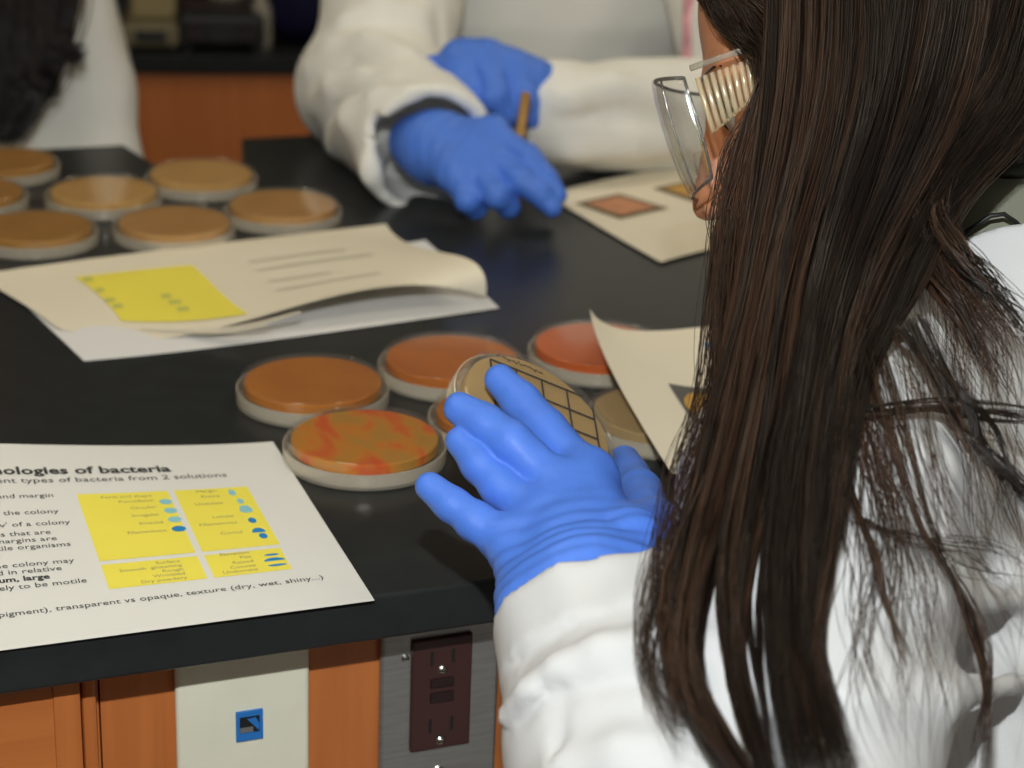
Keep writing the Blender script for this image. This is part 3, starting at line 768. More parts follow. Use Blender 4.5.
# ------------------------------------------------------------------ heads
def head_sdf(P):
    """P in head space: x forward, y left, z up, eyes at z = 0"""
    Q = P.copy(); Q[..., 1] = np.abs(Q[..., 1])
    d = ellip(P, (-0.012, 0, 0.036), (0.098, 0.074, 0.084))
    d = smin(d, ellip(P, (0.030, 0, -0.030), (0.060, 0.056, 0.085)), 0.02)
    d = smin(d, rcone(Q, (0.0, 0.046, -0.055), (0.066, 0.010, -0.098), 0.018, 0.016), 0.02)
    d = smin(d, rcone(Q, (0.074, 0, -0.101), (0.072, 0.008, -0.100), 0.015, 0.014), 0.012)
    d = smin(d, ellip(Q, (0.056, 0.040, -0.030), (0.028, 0.024, 0.028)), 0.02)
    d = smin(d, rcone(Q, (0.084, 0.0, 0.016), (0.070, 0.042, 0.018), 0.009, 0.009), 0.012)
    d = smax(d, -ellip(Q, (0.098, 0.031, -0.002), (0.020, 0.020, 0.014)), 0.010)
    d = smin(d, rcone(P, (0.086, 0, 0.006), (0.106, 0, -0.040), 0.006, 0.0085), 0.008)
    d = smin(d, ellip(Q, (0.098, 0.011, -0.043), (0.010, 0.008, 0.007)), 0.006)
    d = smin(d, rcone(Q, (0.092, 0.0, -0.0665), (0.080, 0.021, -0.0695), 0.0058, 0.003), 0.004)
    d = smin(d, rcone(Q, (0.0905, 0.0, -0.0775), (0.079, 0.019, -0.0735), 0.0066, 0.003), 0.004)
    ear = ellip(Q, (-0.004, 0.074, -0.008), (0.019, 0.010, 0.031)); ear = smax(ear, -ellip(Q, (0.002, 0.084, -0.006), (0.010, 0.008, 0.018)), 0.004)
    d = smin(d, ear, 0.006)
    return d
def snap(L):
    L = np.array(L, np.float32)
    for _ in range(12):
        d = head_sdf(L[None])[0]; g = np.array([head_sdf((L + e)[None])[0] - head_sdf((L - e)[None])[0] for e in np.eye(3, dtype=np.float32) * 0.001]); L = L - g / (np.linalg.norm(g) + 1e-9) * d * 0.8
    return L
def frame(fw, upv):
    fw = np.array(fw, float); fw /= np.linalg.norm(fw)
    l = np.cross(upv, fw); l /= np.linalg.norm(l); u = np.cross(fw, l)
    return np.stack([fw, l, u], 1)          # columns: forward, left, up
def to_local(P, O, Rm): return ((P - O.astype(np.float32)) @ Rm.astype(np.float32))
def to_world(L, O, Rm): return O + np.asarray(L) @ Rm.T

def strands(name, locks, material, parent, push=None, npts=24, extra=None):
    """hair: thousands of three-sided strands gathered in locks (guide points, lateral and depth spread, count, radius)"""
    allP, allR, allS = [], [], []
    for lk in locks:
        G = np.array([W(*g[:3]) for g in lk['g']]); w = np.array([g[3] for g in lk['g']])
        dp = np.array([g[4] if len(g) > 4 else g[3] * 0.5 for g in lk['g']])
        n = lk['n']
        C = catmull(np.hstack([G, w[:, None], dp[:, None]]), 60)
        tan = np.gradient(C[:, :3], axis=0); tan /= np.linalg.norm(tan, axis=1)[:, None]
        view = C[:, :3] - CAM; view /= np.linalg.norm(view, axis=1)[:, None]
        lat = np.cross(tan, view); lat /= np.linalg.norm(lat, axis=1)[:, None]
        # gather the strands into sub-clumps
        nc = max(1, int(n / lk.get('clump', 14)))
        ca = rng.uniform(-1, 1, nc); cb = rng.uniform(-1, 1, nc); which = rng.integers(0, nc, n)
        tight = lk.get('tight', 0.16)
        a = ca[which] + rng.normal(0, tight, n); b = cb[which] + rng.normal(0, tight, n)
        cs = rng.uniform(0, 1, nc)
        s0 = np.clip(rng.uniform(0, lk.get('j0', 0.04), n), 0, 1); s1 = 1 - rng.uniform(0, lk.get('j1', 0.12), n) ** 1.0
        ts = s0[:, None] + (s1 - s0)[:, None] * np.linspace(0, 1, npts)[None]
        x = ts * 59; i = np.clip(x.astype(int), 0, 58); f = (x - i)[..., None]
        base = C[i, :3] * (1 - f) + C[i + 1, :3] * f
        ww = (C[i, 3] * (1 - f[..., 0]) + C[i + 1, 3] * f[..., 0]); dd = (C[i, 4] * (1 - f[..., 0]) + C[i + 1, 4] * f[..., 0])
        la = lat[i]; vi = view[i]
        wv = lk.get('wave', 0.0016) * (0.5 + 1.5 * ts)
        ph = rng.uniform(0, 6.28, (nc, 4)); fr = rng.uniform(0.6, 1.7, (nc, 2)) * lk.get('freq', 9)
        php = rng.uniform(0, 6.28, (n, 2)); frp = rng.uniform(0.5, 1.6, (n, 2)) * lk.get('freq', 9) * 1.3
        da = wv * (np.sin(fr[which, :1] * ts + ph[which, :1]) + 0.35 * np.sin(frp[:, :1] * ts + php[:, :1]))
        db = wv * (np.sin(fr[which, 1:] * ts + ph[which, 1:2]) + 0.35 * np.sin(frp[:, 1:] * ts + php[:, 1:]))
        Pp = base + la * (a[:, None] * ww + da)[..., None] + vi * (b[:, None] * dd + db)[..., None]
        allP.append(Pp)
        rad = lk.get('r', 0.00030) * rng.uniform(0.7, 1.25, n)[:, None] * np.clip(np.minimum(1.0, (1.02 - np.linspace(0, 1, npts)) * 5), 0.15, 1)[None]
        allR.append(rad)
        allS.append(np.clip(lk.get('tone', 0.4) + 0.6 * (cs[which] - 0.5) + rng.normal(0, 0.16, n), 0, 1))
    Pp = np.vstack(allP); Rr = np.vstack(allR); Ss = np.concatenate(allS)
    if push is not None:
        flat = Pp.reshape(-1, 3).astype(np.float32)
        for it in range(3):
            for fn, gap in push:
                h = 0.002; f0 = fn(flat)
                bad = f0 < gap
                if not bad.any(): continue
                q = flat[bad]
                g = np.stack([fn(q + np.array(e, np.float32) * h) - fn(q - np.array(e, np.float32) * h) for e in ((1, 0, 0), (0, 1, 0), (0, 0, 1))], 1)
                g /= np.linalg.norm(g, axis=1)[:, None] + 1e-9
                flat[bad] = q + g * np.minimum(gap - f0[bad], 0.03)[:, None]
        Pp = flat.reshape(Pp.shape)
        # smooth the pushed strands a little
        for _ in range(2): Pp[:, 1:-1] = 0.5 * Pp[:, 1:-1] + 0.25 * (Pp[:, :-2] + Pp[:, 2:])
    n, k, _ = Pp.shape
    tan = np.gradient(Pp, axis=1); tan /= np.linalg.norm(tan, axis=2)[..., None] + 1e-9
    ref = np.array([0.31, 0.87, 0.38]); A = np.cross(tan, ref); A /= np.linalg.norm(A, axis=2)[..., None] + 1e-9; B = np.cross(tan, A)
    V = np.stack([Pp + (A * math.cos(q) + B * math.sin(q)) * Rr[..., None] for q in (0, 2.094, 4.189)], 2)   # n,k,3,3
    V = V.reshape(-1, 3)
    si, ki = np.meshgrid(np.arange(n), np.arange(k - 1), indexing='ij'); b0 = (si * k + ki) * 3
    Q = [np.stack([b0 + c, b0 + (c + 1) % 3, b0 + 3 + (c + 1) % 3, b0 + 3 + c], -1).reshape(-1, 4) for c in range(3)]
    Fc = np.concatenate(Q)
    tone = np.repeat(Ss, k * 3)
    if extra is not None:
        ev, ef = extra; Fc = np.vstack([Fc, ef + len(V)]); V = np.vstack([V, ev]); tone = np.concatenate([tone, np.full(len(ev), 0.25)])
    o = np_mesh(name, V, Fc, material, parent)
    at = o.data.attributes.new('strand', 'FLOAT', 'POINT'); at.data.foreach_set('value', tone.astype(np.float32))
    return o

def glove_sdf(fingers, palm, wr, wrist_axis, kf=0.0035, kp=0.014, wrinkle=0.0008):
    """fingers: list of (points, radii); palm: list of (a,b,r1,r2)"""
    def f(P):
        d = None
        for a, b, r1, r2 in palm:
            c = rcone(P, a, b, r1, r2); d = c if d is None else smin(d, c, kp)
        fd = None
        for pts, rad in fingers:
            c = chain(P, pts, rad, 0.004); fd = c if fd is None else smin(fd, c, kf)
        d = smin(d, fd, 0.006)
        if wrinkle:
            t = (P - np.asarray(wr, np.float32)) @ np.asarray(wrist_axis, np.float32)
            amp = np.clip(1 - np.abs(t - 0.018) / 0.045, 0, 1)
            d = d + wrinkle * amp * np.sin(620 * t + 3.2 * wob(P, 45, 2.0)) + 0.0004 * wob(P, 160, 0.4)
        return d
    return f
def stool(label, x, y, z):
    t = empty('lab_stool', (x, y, 0)); tag(t, label, 'stool', 'lab stools')
    obj_bm('seat', lathe_bm([(0, z - 0.03), (0.16, z - 0.03), (0.17, z - 0.015), (0.16, z), (0, z)], 32), M_black, t, True)
    obj_bm('pole', lathe_bm([(0, 0.05), (0.025, 0.05), (0.025, z - 0.03), (0, z - 0.03)], 16), M_steel, t, True)
    for k in range(5):
        a = 2 * math.pi * k / 5; tube('leg', [(0, 0, 0.07), (0.22 * math.cos(a), 0.22 * math.sin(a), 0.03), (0.25 * math.cos(a), 0.25 * math.sin(a), 0.011)], [0.02, 0.014, 0.011], M_black, t)

# ------------------------------------------------------------------ the woman with goggles
woman = empty('person', (0.36, 0.80, 0.0)); WO = np.array([0.36, 0.80, 0.0])
tag(woman, 'woman in clear goggles and white lab coat with long dark hair, holding a dish', 'person')
HO = W(884, 70, 1.0)
tl = math.radians(17.5)
vray = (HO - CAM) / np.linalg.norm(HO - CAM)
fwv = -math.cos(tl) * RT - math.sin(tl) * UP
fwv = fwv - vray * (fwv @ vray) + 0.02 * vray
upv = math.cos(tl) * UP - math.sin(tl) * RT
HR = frame(fwv, upv)
NB = W(1000, 330, 0.985); NBs = W(990, 262, 0.995)
def whead(P):
    d = head_sdf(to_local(P, HO, HR))
    d = smin(d, rcone(P, to_world((-0.025, 0, -0.06), HO, HR), NBs, 0.050, 0.052), 0.02)
    d = smin(d, rcone(P, NBs, NBs + (NB - NBs) * 1.6, 0.050, 0.055), 0.03)
    return d
lo = np.minimum(HO - 0.15, NBs - 0.12); hi = np.maximum(HO + 0.15, NBs + 0.12)
sdf_obj('body', whead, lo, hi, 0.0026, M_skin, woman, WO)
for sy in (1, -1):
    def ball(P, sy=sy): return ellip(to_local(P, HO, HR), (0.0705, sy * 0.031, -0.002), (0.0125, 0.0125, 0.0125))
    c = to_world((0.0705, sy * 0.031, -0.002), HO, HR)
    eb = sdf_obj('eye', ball, c - 0.016, c + 0.016, 0.0015, M_eyewhite, woman, WO)
    ci = to_world((0.0775, sy * 0.031, -0.004), HO, HR)
    def iri(P, sy=sy): return ellip(to_local(P, HO, HR), (0.0775, sy * 0.031, -0.004), (0.0062, 0.0060, 0.0060))
    sdf_obj('iris', iri, ci - 0.009, ci + 0.009, 0.001, M_iris, eb, WO)
    lash = [to_world((0.0825 - 0.006 * abs(k) / 3, sy * (0.031 + 0.0045 * k), 0.0065 - 0.0008 * k * k), HO, HR) - WO for k in range(-3, 4)]
    tube('eyelash', lash, 0.0016, M_iris, eb, 6)
    tube('eyebrow', [to_world(snap((0.0925 - 0.0045 * k, sy * (0.014 + 0.009 * k), 0.021 + 0.0022 * k - 0.0005 * k * k)), HO, HR) - WO for k in range(5)], [0.0006, 0.0009, 0.0009, 0.0008, 0.0005], M_iris, woman, 6)
lips = [to_world((0.0955 - 0.010 * (k / 3) ** 2, 0.0055 * k, -0.0665 - 0.0003 * k * k), HO, HR) - WO for k in range(-3, 4)]
tube('upper_lip', lips, [0.001, 0.003, 0.0042, 0.0042, 0.0042, 0.003, 0.001], M_lip, woman, 8)
lips = [to_world((0.0945 - 0.010 * (k / 3) ** 2, 0.0052 * k, -0.0775 + 0.0003 * k * k), HO, HR) - WO for k in range(-3, 4)]
tube('lower_lip', lips, [0.001, 0.0035, 0.0052, 0.0054, 0.0052, 0.0035, 0.001], M_lip, woman, 8)

# coat
LS = W(832, 492, 0.875); EL = W(724, 985, 0.715); WR = W(586, 594, 0.850)
lf = np.array([-0.72, -0.69, 0]); lf /= np.linalg.norm(lf); ff = np.array([-0.69, 0.72, 0]); ff /= np.linalg.norm(ff)
RS = LS - 2 * ((LS - NB) @ lf) * lf
PV = np.array([0.40, 0.80, 0.60])
kd_ = -E1; kp_ = -N1
RE = RS + np.array([0.06, -0.03, -0.27]); RW = RE + np.array([-0.12, -0.05, -0.08])
tz = NB - PV; TL = np.linalg.norm(tz); tz /= TL
TX = lf - tz * (lf @ tz); TX /= np.linalg.norm(TX); TY = np.cross(tz, TX)
TRm = np.stack([TX, TY, tz], 1)
fa = (WR - EL); FAL = np.linalg.norm(fa); fa /= FAL
def coat_core(P):
    L = to_local(P, PV, TRm); L[..., 1] /= 0.66
    d = 0.8 * chain(L, [(0, 0, -0.05), (0, 0, 0.10), (0, 0, TL - 0.20), (0, 0, TL - 0.075)], [0.19, 0.165, 0.165, 0.10], 0.03)
    d = smin(d, rcone(P, NB, LS, 0.048, 0.060), 0.035)
    d = smin(d, rcone(P, NB, RS, 0.048, 0.060), 0.035)
    up_ = chain(P, [LS, LS * 0.5 + EL * 0.5, EL], [0.059, 0.062, 0.062], 0.02)
    fo = chain(P, [EL, EL * 0.45 + WR * 0.55, WR + fa * 0.002], [0.060, 0.052, 0.0405], 0.02)
    t = (P - EL.astype(np.float32)) @ fa.astype(np.float32)
    fo = smax(fo, t + 0.24 * ((P - WR.astype(np.float32)) @ RT.astype(np.float32)) - (FAL - 0.018) + 0.0025 * np.sin(18 * (P @ np.array([1, 0.6, 0.4], np.float32))), 0.003)
    d = smin(d, smin(up_, fo, 0.03), 0.03)
    d = smin(d, chain(P, [RS, RE, RW], [0.064, 0.058, 0.042], 0.03), 0.03)
    # lap and skirt of the coat
    for s in (-1, 1):
        d = smin(d, rcone(P, PV + kp_ * 0.08 * s + np.array([0, 0, -0.02]), PV + kp_ * 0.10 * s + kd_ * 0.34 + np.array([0, 0, -0.03]), 0.105, 0.085), 0.05)
    return d
def surf(core, px, py, t0=0.6, t1=2.4):
    r = (FWD + RT * ((px - 512) / F) + UP * ((384 - py) / F)); t = t0
    for _ in range(120):
        d = float(core((CAM + r * t)[None].astype(np.float32))[0])
        t += max(d, 0.0) * 0.8
        if d < 0.0006 or t > t1: break
    return min(t, t1)
def on_surf(core, pts, lift, t0=0.6, tmax=1.02):
    r = [(a, b, surf(core, a, b, t0)) for a, b in pts]
    return [W(a, b, t - lift) for a, b, t in r if t < tmax]
RIDGES = [(on_surf(coat_core, p, l), r, k) for p, r, l, k in [
    ([(497, 730), (508, 716), (530, 694), (560, 670), (600, 652), (650, 644), (700, 640)], .0042, .0010, .012), ([(520, 812), (560, 772), (620, 752), (700, 742)], .004, -.0005, .014),
    ([(850, 440), (930, 470), (1030, 480)], .005, -.001, .016), ([(830, 570), (920, 600), (1030, 600)], .005, -.001, .016), ([(850, 700), (940, 700), (1030, 680)], .005, -.001, .016)]]
RIDGES = [q_ for q_ in RIDGES if len(q_[0]) > 2]
CREASES = [(on_surf(coat_core, p, 0.0010), r) for p, r in [
    ([(505, 734), (525, 714), (552, 693), (600, 684), (650, 678), (700, 672)], .0018), ([(506, 664), (526, 655), (552, 634), (580, 622)], .0016), ([(561, 694), (558, 740), (557, 775), (556, 830)], .0012)]]
CREASES = [q_ for q_ in CREASES if len(q_[0]) > 2]
def coat_sdf(P):
    d = coat_core(P)
    # big pulled folds on the forearm and the seam
    for p, r, k in RIDGES: d = smin(d, chain(P, p, [r * 0.6] + [r] * (len(p) - 2) + [r * 0.4], 0.008), k)
    for p, r in CREASES: d = smax(d, -chain(P, p, [r * 0.5] + [r] * (len(p) - 2) + [r * 0.3], 0.004), 0.006)
    # soft creases
    n1 = wob(P, 18, 0.3); n2 = wob(P, 48, 1.9)
    t = (P - EL.astype(np.float32)) @ fa.astype(np.float32)
    cuff = np.clip((t + 0.24 * ((P - WR.astype(np.float32)) @ RT.astype(np.float32)) - (FAL - 0.051)) / 0.0025, 0, 1)          # stitched cuff stands a little proud
    d = d + (1 - cuff) * (0.0026 * (np.abs(n1) - 0.4) + 0.0005 * n2) - cuff * (0.0020 + 0.0006 * np.sin(P @ np.array([260, 60, 40], np.float32)))
    # neck opening
    d = smax(d, -rcone(P, NB + (NBs - NB) * 0.55, NBs + (NBs - NB) * 1.2, 0.058, 0.085), 0.006)
    return d
lo = np.minimum.reduce([LS, EL, WR, RS, RE, RW, PV, PV]) - 0.20; hi = np.maximum.reduce([LS, EL, WR, RS, RE, RW, PV, NB]) + 0.13
lo[2] = 0.42
lo[0] = min(EL[0], WR[0]) - 0.14; lo[1] = min(lo[1], PV[1] - 0.32)
sdf_obj('lab_coat', coat_sdf, lo, hi, 0.0036, M_coat, woman, WO)
# collar lapels round the neck opening
def collar(P):
    a = rcone(P, NB + (NBs - NB) * 0.30, NB + (NBs - NB) * 0.95, 0.079, 0.080)
    a = np.abs(a) - 0.003
    ax = (NBs - NB) / np.linalg.norm(NBs - NB); t = (P - NB.astype(np.float32)) @ ax.astype(np.float32)
    a = smax(a, t - 0.024 - 0.004 * np.sin(P[..., 0] * 60), 0.003)
    return smax(a, -(t + 0.02), 0.003)
sdf_obj('coat_collar', collar, NB - 0.11, NBs + 0.11, 0.0030, M_coat, woman, WO)
def shirt(P):
    d = rcone(P, NB, NBs + (HO - NBs) * 0.36, 0.072, 0.062) + 0.0025 * wob(P, 60, 1.2)
    return d
sdf_obj('shirt', shirt, NB - 0.11, NBs + 0.15, 0.0036, M_shirt, woman, WO)
tube('lanyard', [W(955, 240, .925) - WO, W(972, 228, .918) - WO, W(990, 216, .915) - WO, W(1004, 214, .915) - WO, W(1016, 222, .918) - WO, W(1030, 236, .925) - WO], 0.0011, M_black, woman, 8)
def legs(P):
    d = None
    for s in (-1, 1):
        hip = PV + kp_ * 0.09 * s; kn = hip + kd_ * 0.38 + np.array([0, 0, -0.03]); an = kn + kd_ * 0.02 + np.array([0, 0, -0.45])
        c = chain(P, [hip, kn, an], [0.085, 0.06, 0.045], 0.02)
        d = c if d is None else smin(d, c, 0.02)
    return d
sdf_obj('trousers', legs, PV + np.array([-0.60, -0.42, -0.60]), PV + np.array([0.25, 0.3, 0.12]), 0.012, M_trouser, woman, WO)
for s in (-1, 1):
    an = PV + kp_ * 0.09 * s + kd_ * 0.40; c = np.array([an[0], an[1], 0.05])
    def shoe(P, c=c): return smax(smin(rcone(P, c, c + kd_ * 0.15 + np.array([0, 0, -0.018]), 0.045, 0.034), rcone(P, c, c + np.array([0, 0, 0.06]), 0.045, 0.045), 0.02), -(P[..., 2] - 0.002), 0.005)
    sdf_obj('shoe', shoe, c - 0.22, c + 0.22, 0.008, M_black, woman, WO)
stool('black lab stool under the woman in goggles', PV[0], PV[1], 0.455)

# glove
ix = [W(588, 478, .920), W(545, 428, .944), W(521, 402, .957), W(500, 380, .965)]
md = [W(566, 495, .909), W(511, 443, .919), W(484, 424, .926), W(459, 408, .931)]
rg = [W(543, 517, .902), W(501, 487, .914), W(479, 464, .920), W(461, 442, .926)]
pk = [W(516, 547, .890), W(476, 522, .896), W(453, 506, .901), W(430, 487, .907)]
th = [W(630, 545, .875), W(652, 528, .915), W(640, 492, .975), W(624, 462, 1.028)]
fingers = [(ix, [.0108, .0098, .0092, .0078]), (md, [.0110, .0102, .0093, .0080]), (rg, [.0106, .0098, .0088, .0077]), (pk, [.0100, .0088, .0080, .0070]), (th, [.017, .0125, .0108, .0088])]
wl = W(541, 606, .852); wr_ = W(624, 590, .858)
palm = [(wl, pk[0], .0175, .0120), (WR, rg[0], .021, .0125), (WR, md[0], .022, .0128), (wr_, ix[0], .0175, .0125), (wr_, th[1], .019, .0135), (wl, wr_, .017, .017), (pk[0], ix[0], .0100, .0108),
        (WR, WR - fa * 0.03, .026, .025)]
wa = (md[0] - WR); wa /= np.linalg.norm(wa)
gf = glove_sdf(fingers, palm, WR, wa, kf=0.0012, kp=0.012, wrinkle=0.0006)
allp = np.array(ix + md + rg + pk + th + [WR, wl, wr_, WR - fa * 0.03])
sdf_obj('glove', gf, allp.min(0) - 0.032, allp.max(0) + 0.032, 0.0012, M_glove, woman, WO)

# goggles: wrap-round visor, ribbed side shields, brow bar, temples, nose piece
gog = empty('goggles', (0, 0, 0)); gog.parent = woman
tag(gog, 'clear safety goggles with ribbed side shields')
def gl_(L): return to_world(L, HO, HR) - WO
def hpx(px, py, y):
    """head-space x,z of the point seen at (px,py) in the plane y of the head"""
    r = FWD + RT * ((px - 512) / F) + UP * ((384 - py) / F)
    c = to_world((0, y, 0), HO, HR); l = HR[:, 1]
    p = CAM + r * (((c - CAM) @ l) / (r @ l)); q = (p - HO) @ HR; return q[0], q[2]
fr_px = [(661, 86), (664, 106), (670, 128), (678, 152), (688, 178), (699, 200)]       # front silhouette, mid plane
sd_px = [(684, 78), (690, 98), (697, 120), (704, 142), (709, 162), (712, 178)]        # where the visor meets the side shield
nA = 25
vs, fs = [], []
front = [hpx(a, b, 0.0) for a, b in fr_px]; side = [hpx(a, b, 0.062) for a, b in sd_px]
def visor(u, v):
    """u -1..1 across, v 0..1 top to bottom"""
    k = v * 5; i = min(int(k), 4); f = k - i
    fx, fz = np.array(front[i]) * (1 - f) + np.array(front[i + 1]) * f
    sx, sz = np.array(side[i]) * (1 - f) + np.array(side[i + 1]) * f
    a = abs(u) ** 3.2; b = 1 - (1 - abs(u)) ** 1.15
    return (fx + (sx - fx) * a, 0.062 * math.copysign(b, u), fz + (sz - fz) * a)
nv_ = 16
for j in range(nv_):
    for i in range(nA): vs.append(gl_(visor(-1 + 2 * i / (nA - 1), j / (nv_ - 1))))
for j in range(nv_ - 1):
    for i in range(nA - 1): a = j * nA + i; fs.append((a, a + 1, a + nA + 1, a + nA))
o = mesh_obj('visor', vs, fs, M_lens, gog, True); sm = o.modifiers.new('thick', 'SOLIDIFY'); sm.thickness = 0.0018
tube('visor_rim', [gl_(visor(u, 1.0)) for u in np.linspace(-1, 1, 25)], 0.0009, M_edge, gog, 6)
tube('visor_rim', [gl_(visor(u, 0.0)) for u in np.linspace(-1, 1, 25)], 0.0010, M_edge, gog, 6)
for s in (-1, 1):
    tube('visor_rim', [gl_(visor(s, v)) for v in np.linspace(0, 1, 9)], 0.0008, M_edge, gog, 6)
    tube('visor_ridge', [gl_(visor(s * 0.72, v)) for v in np.linspace(0, 1, 9)], 0.0006, M_edge, gog, 6)
    q = lambda px, py, y: (lambda a: gl_((a[0], s * y, a[1])))(hpx(px, py, 0.066))
    ys = lambda px: 0.064 + 0.010 * (px - 690) / 80
    sh = empty('side_shield', (0, 0, 0)); sh.parent = gog
    vv, fc = [], []
    for i in range(9):
        f = i / 8; px = 697 + (760 - 697) * f
        vv.append(q(px, 78 - 20 * f, ys(px))); vv.append(q(px + 16 - 12 * f, 132 - 40 * f, ys(px)))
    for i in range(8): fc.append((2 * i, 2 * i + 2, 2 * i + 3, 2 * i + 1))
    o = mesh_obj('shield_plate', vv, fc, M_lens, sh); sm = o.modifiers.new('thick', 'SOLIDIFY'); sm.thickness = 0.0015
    for i in range(9):
        f = (i + 0.0) / 8.4; px = 698 + (760 - 698) * f
        tube('rib', [q(px, 78 - 20 * f, ys(px) + 0.002), q(px + 4 - 3 * f, 92 - 25 * f, ys(px) + 0.0028), q(px + 12 - 9 * f, 119 - 35 * f, ys(px) + 0.0028), q(px + 16 - 12 * f, 132 - 40 * f, ys(px) + 0.002)], 0.0014, M_rib, sh, 8)
    tube('shield_edge', [q(697, 78, 0.066), q(713, 133, 0.066), q(738, 112, 0.069), q(764, 90, 0.073)], 0.0011, M_rib, sh, 6)
    tube('temple', [q(690, 68, 0.064), q(718, 59, 0.068), q(746, 51, 0.072), q(773, 45, 0.076), q(830, 40, 0.081), q(885, 46, 0.083), q(905, 62, 0.082)], [0.0016, 0.0016, 0.0017, 0.002, 0.002, 0.002, 0.0018], M_edge2, gog, 8)
    tube('hinge', [q(771, 50, 0.077), q(777, 62, 0.078), q(778, 74, 0.078)], [0.003, 0.0042, 0.003], M_lens, gog, 10)
rr = np.random.default_rng(3)
np_pts = [hpx(a, b, 0.02) for a, b in ((698, 158), (706, 152), (714, 160), (706, 172), (700, 178), (711, 176))]
for s in (-1, 1):
    bm = bmesh.new()
    for a, b in np_pts:
        for _ in range(4):
            bm.verts.new(gl_((a + rr.normal(0, .0018), s * (0.018 + rr.uniform(-.006, .016)), b + rr.normal(0, .0018))))
    bmesh.ops.convex_hull(bm, input=bm.verts)
    bmesh.ops.delete(bm, geom=[v for v in bm.verts if not v.link_faces], context='VERTS')
    bmesh.ops.recalc_face_normals(bm, faces=bm.faces)
    obj_bm('nose_pad', bm, M_lens, gog)

# hair
def hair_cap(P):
    L = to_local(P, HO, HR); Q = L.copy(); Q[..., 1] = np.abs(Q[..., 1])
    d = ellip(L, (-0.018, 0, 0.038), (0.103, 0.086, 0.092))
    d = smin(d, ellip(L, (-0.050, 0, -0.025), (0.060, 0.080, 0.075)), 0.02)
    x, z = L[..., 0], L[..., 2]
    cut = smax((x - 0.060) + 0.0 * z, -(z - 0.068 + 1.1 * (0.085 - x)), 0.01)   # open the face below the hairline
    facebox = smax(0.030 - x - 0.55 * np.clip(z, 0, 1), z - 0.062, 0.01)
    d = smax(d, -facebox, 0.006)
    d = smax(d, -(z + 0.085), 0.02)
    return d + 0.0012 * np.sin(300 * Q[..., 1] + 40 * x) * 0.6
ev, ef = surface_nets(hair_cap, HO - 0.16, HO + 0.16, 0.0035)
def pxd(p):
    v = np.asarray(p) - CAM; d = v @ FWD; return (512 + F * (v @ RT) / d, 384 - F * (v @ UP) / d, d)
def curtain(levels, n, dthick=.010, root=None, **kw):
    """a lock given by height, left and right border and depth at each level"""
    g = [] if root is None else [(*pxd(to_world((root[0], -0.008, root[1]), HO, HR)), root[2], .004), (*pxd(to_world((root[0] - .004, 0.045, root[1] - .012), HO, HR)), root[2], .004)]
    for y, xl, xr, d in levels:
        if y > 280: xl += 9; xr += 4
        if y > 500: xl += 7
        if y > 300:
            d = min([d] + [surf(coat_core, x, y, 0.55) - 0.006 - dthick for x in (xl, (xl + xr) / 2, xr)])
        g.append(((xl + xr) / 2, y, d, (xr - xl) / 2 / F * d, dthick))
    return dict(g=g, n=n, **kw)
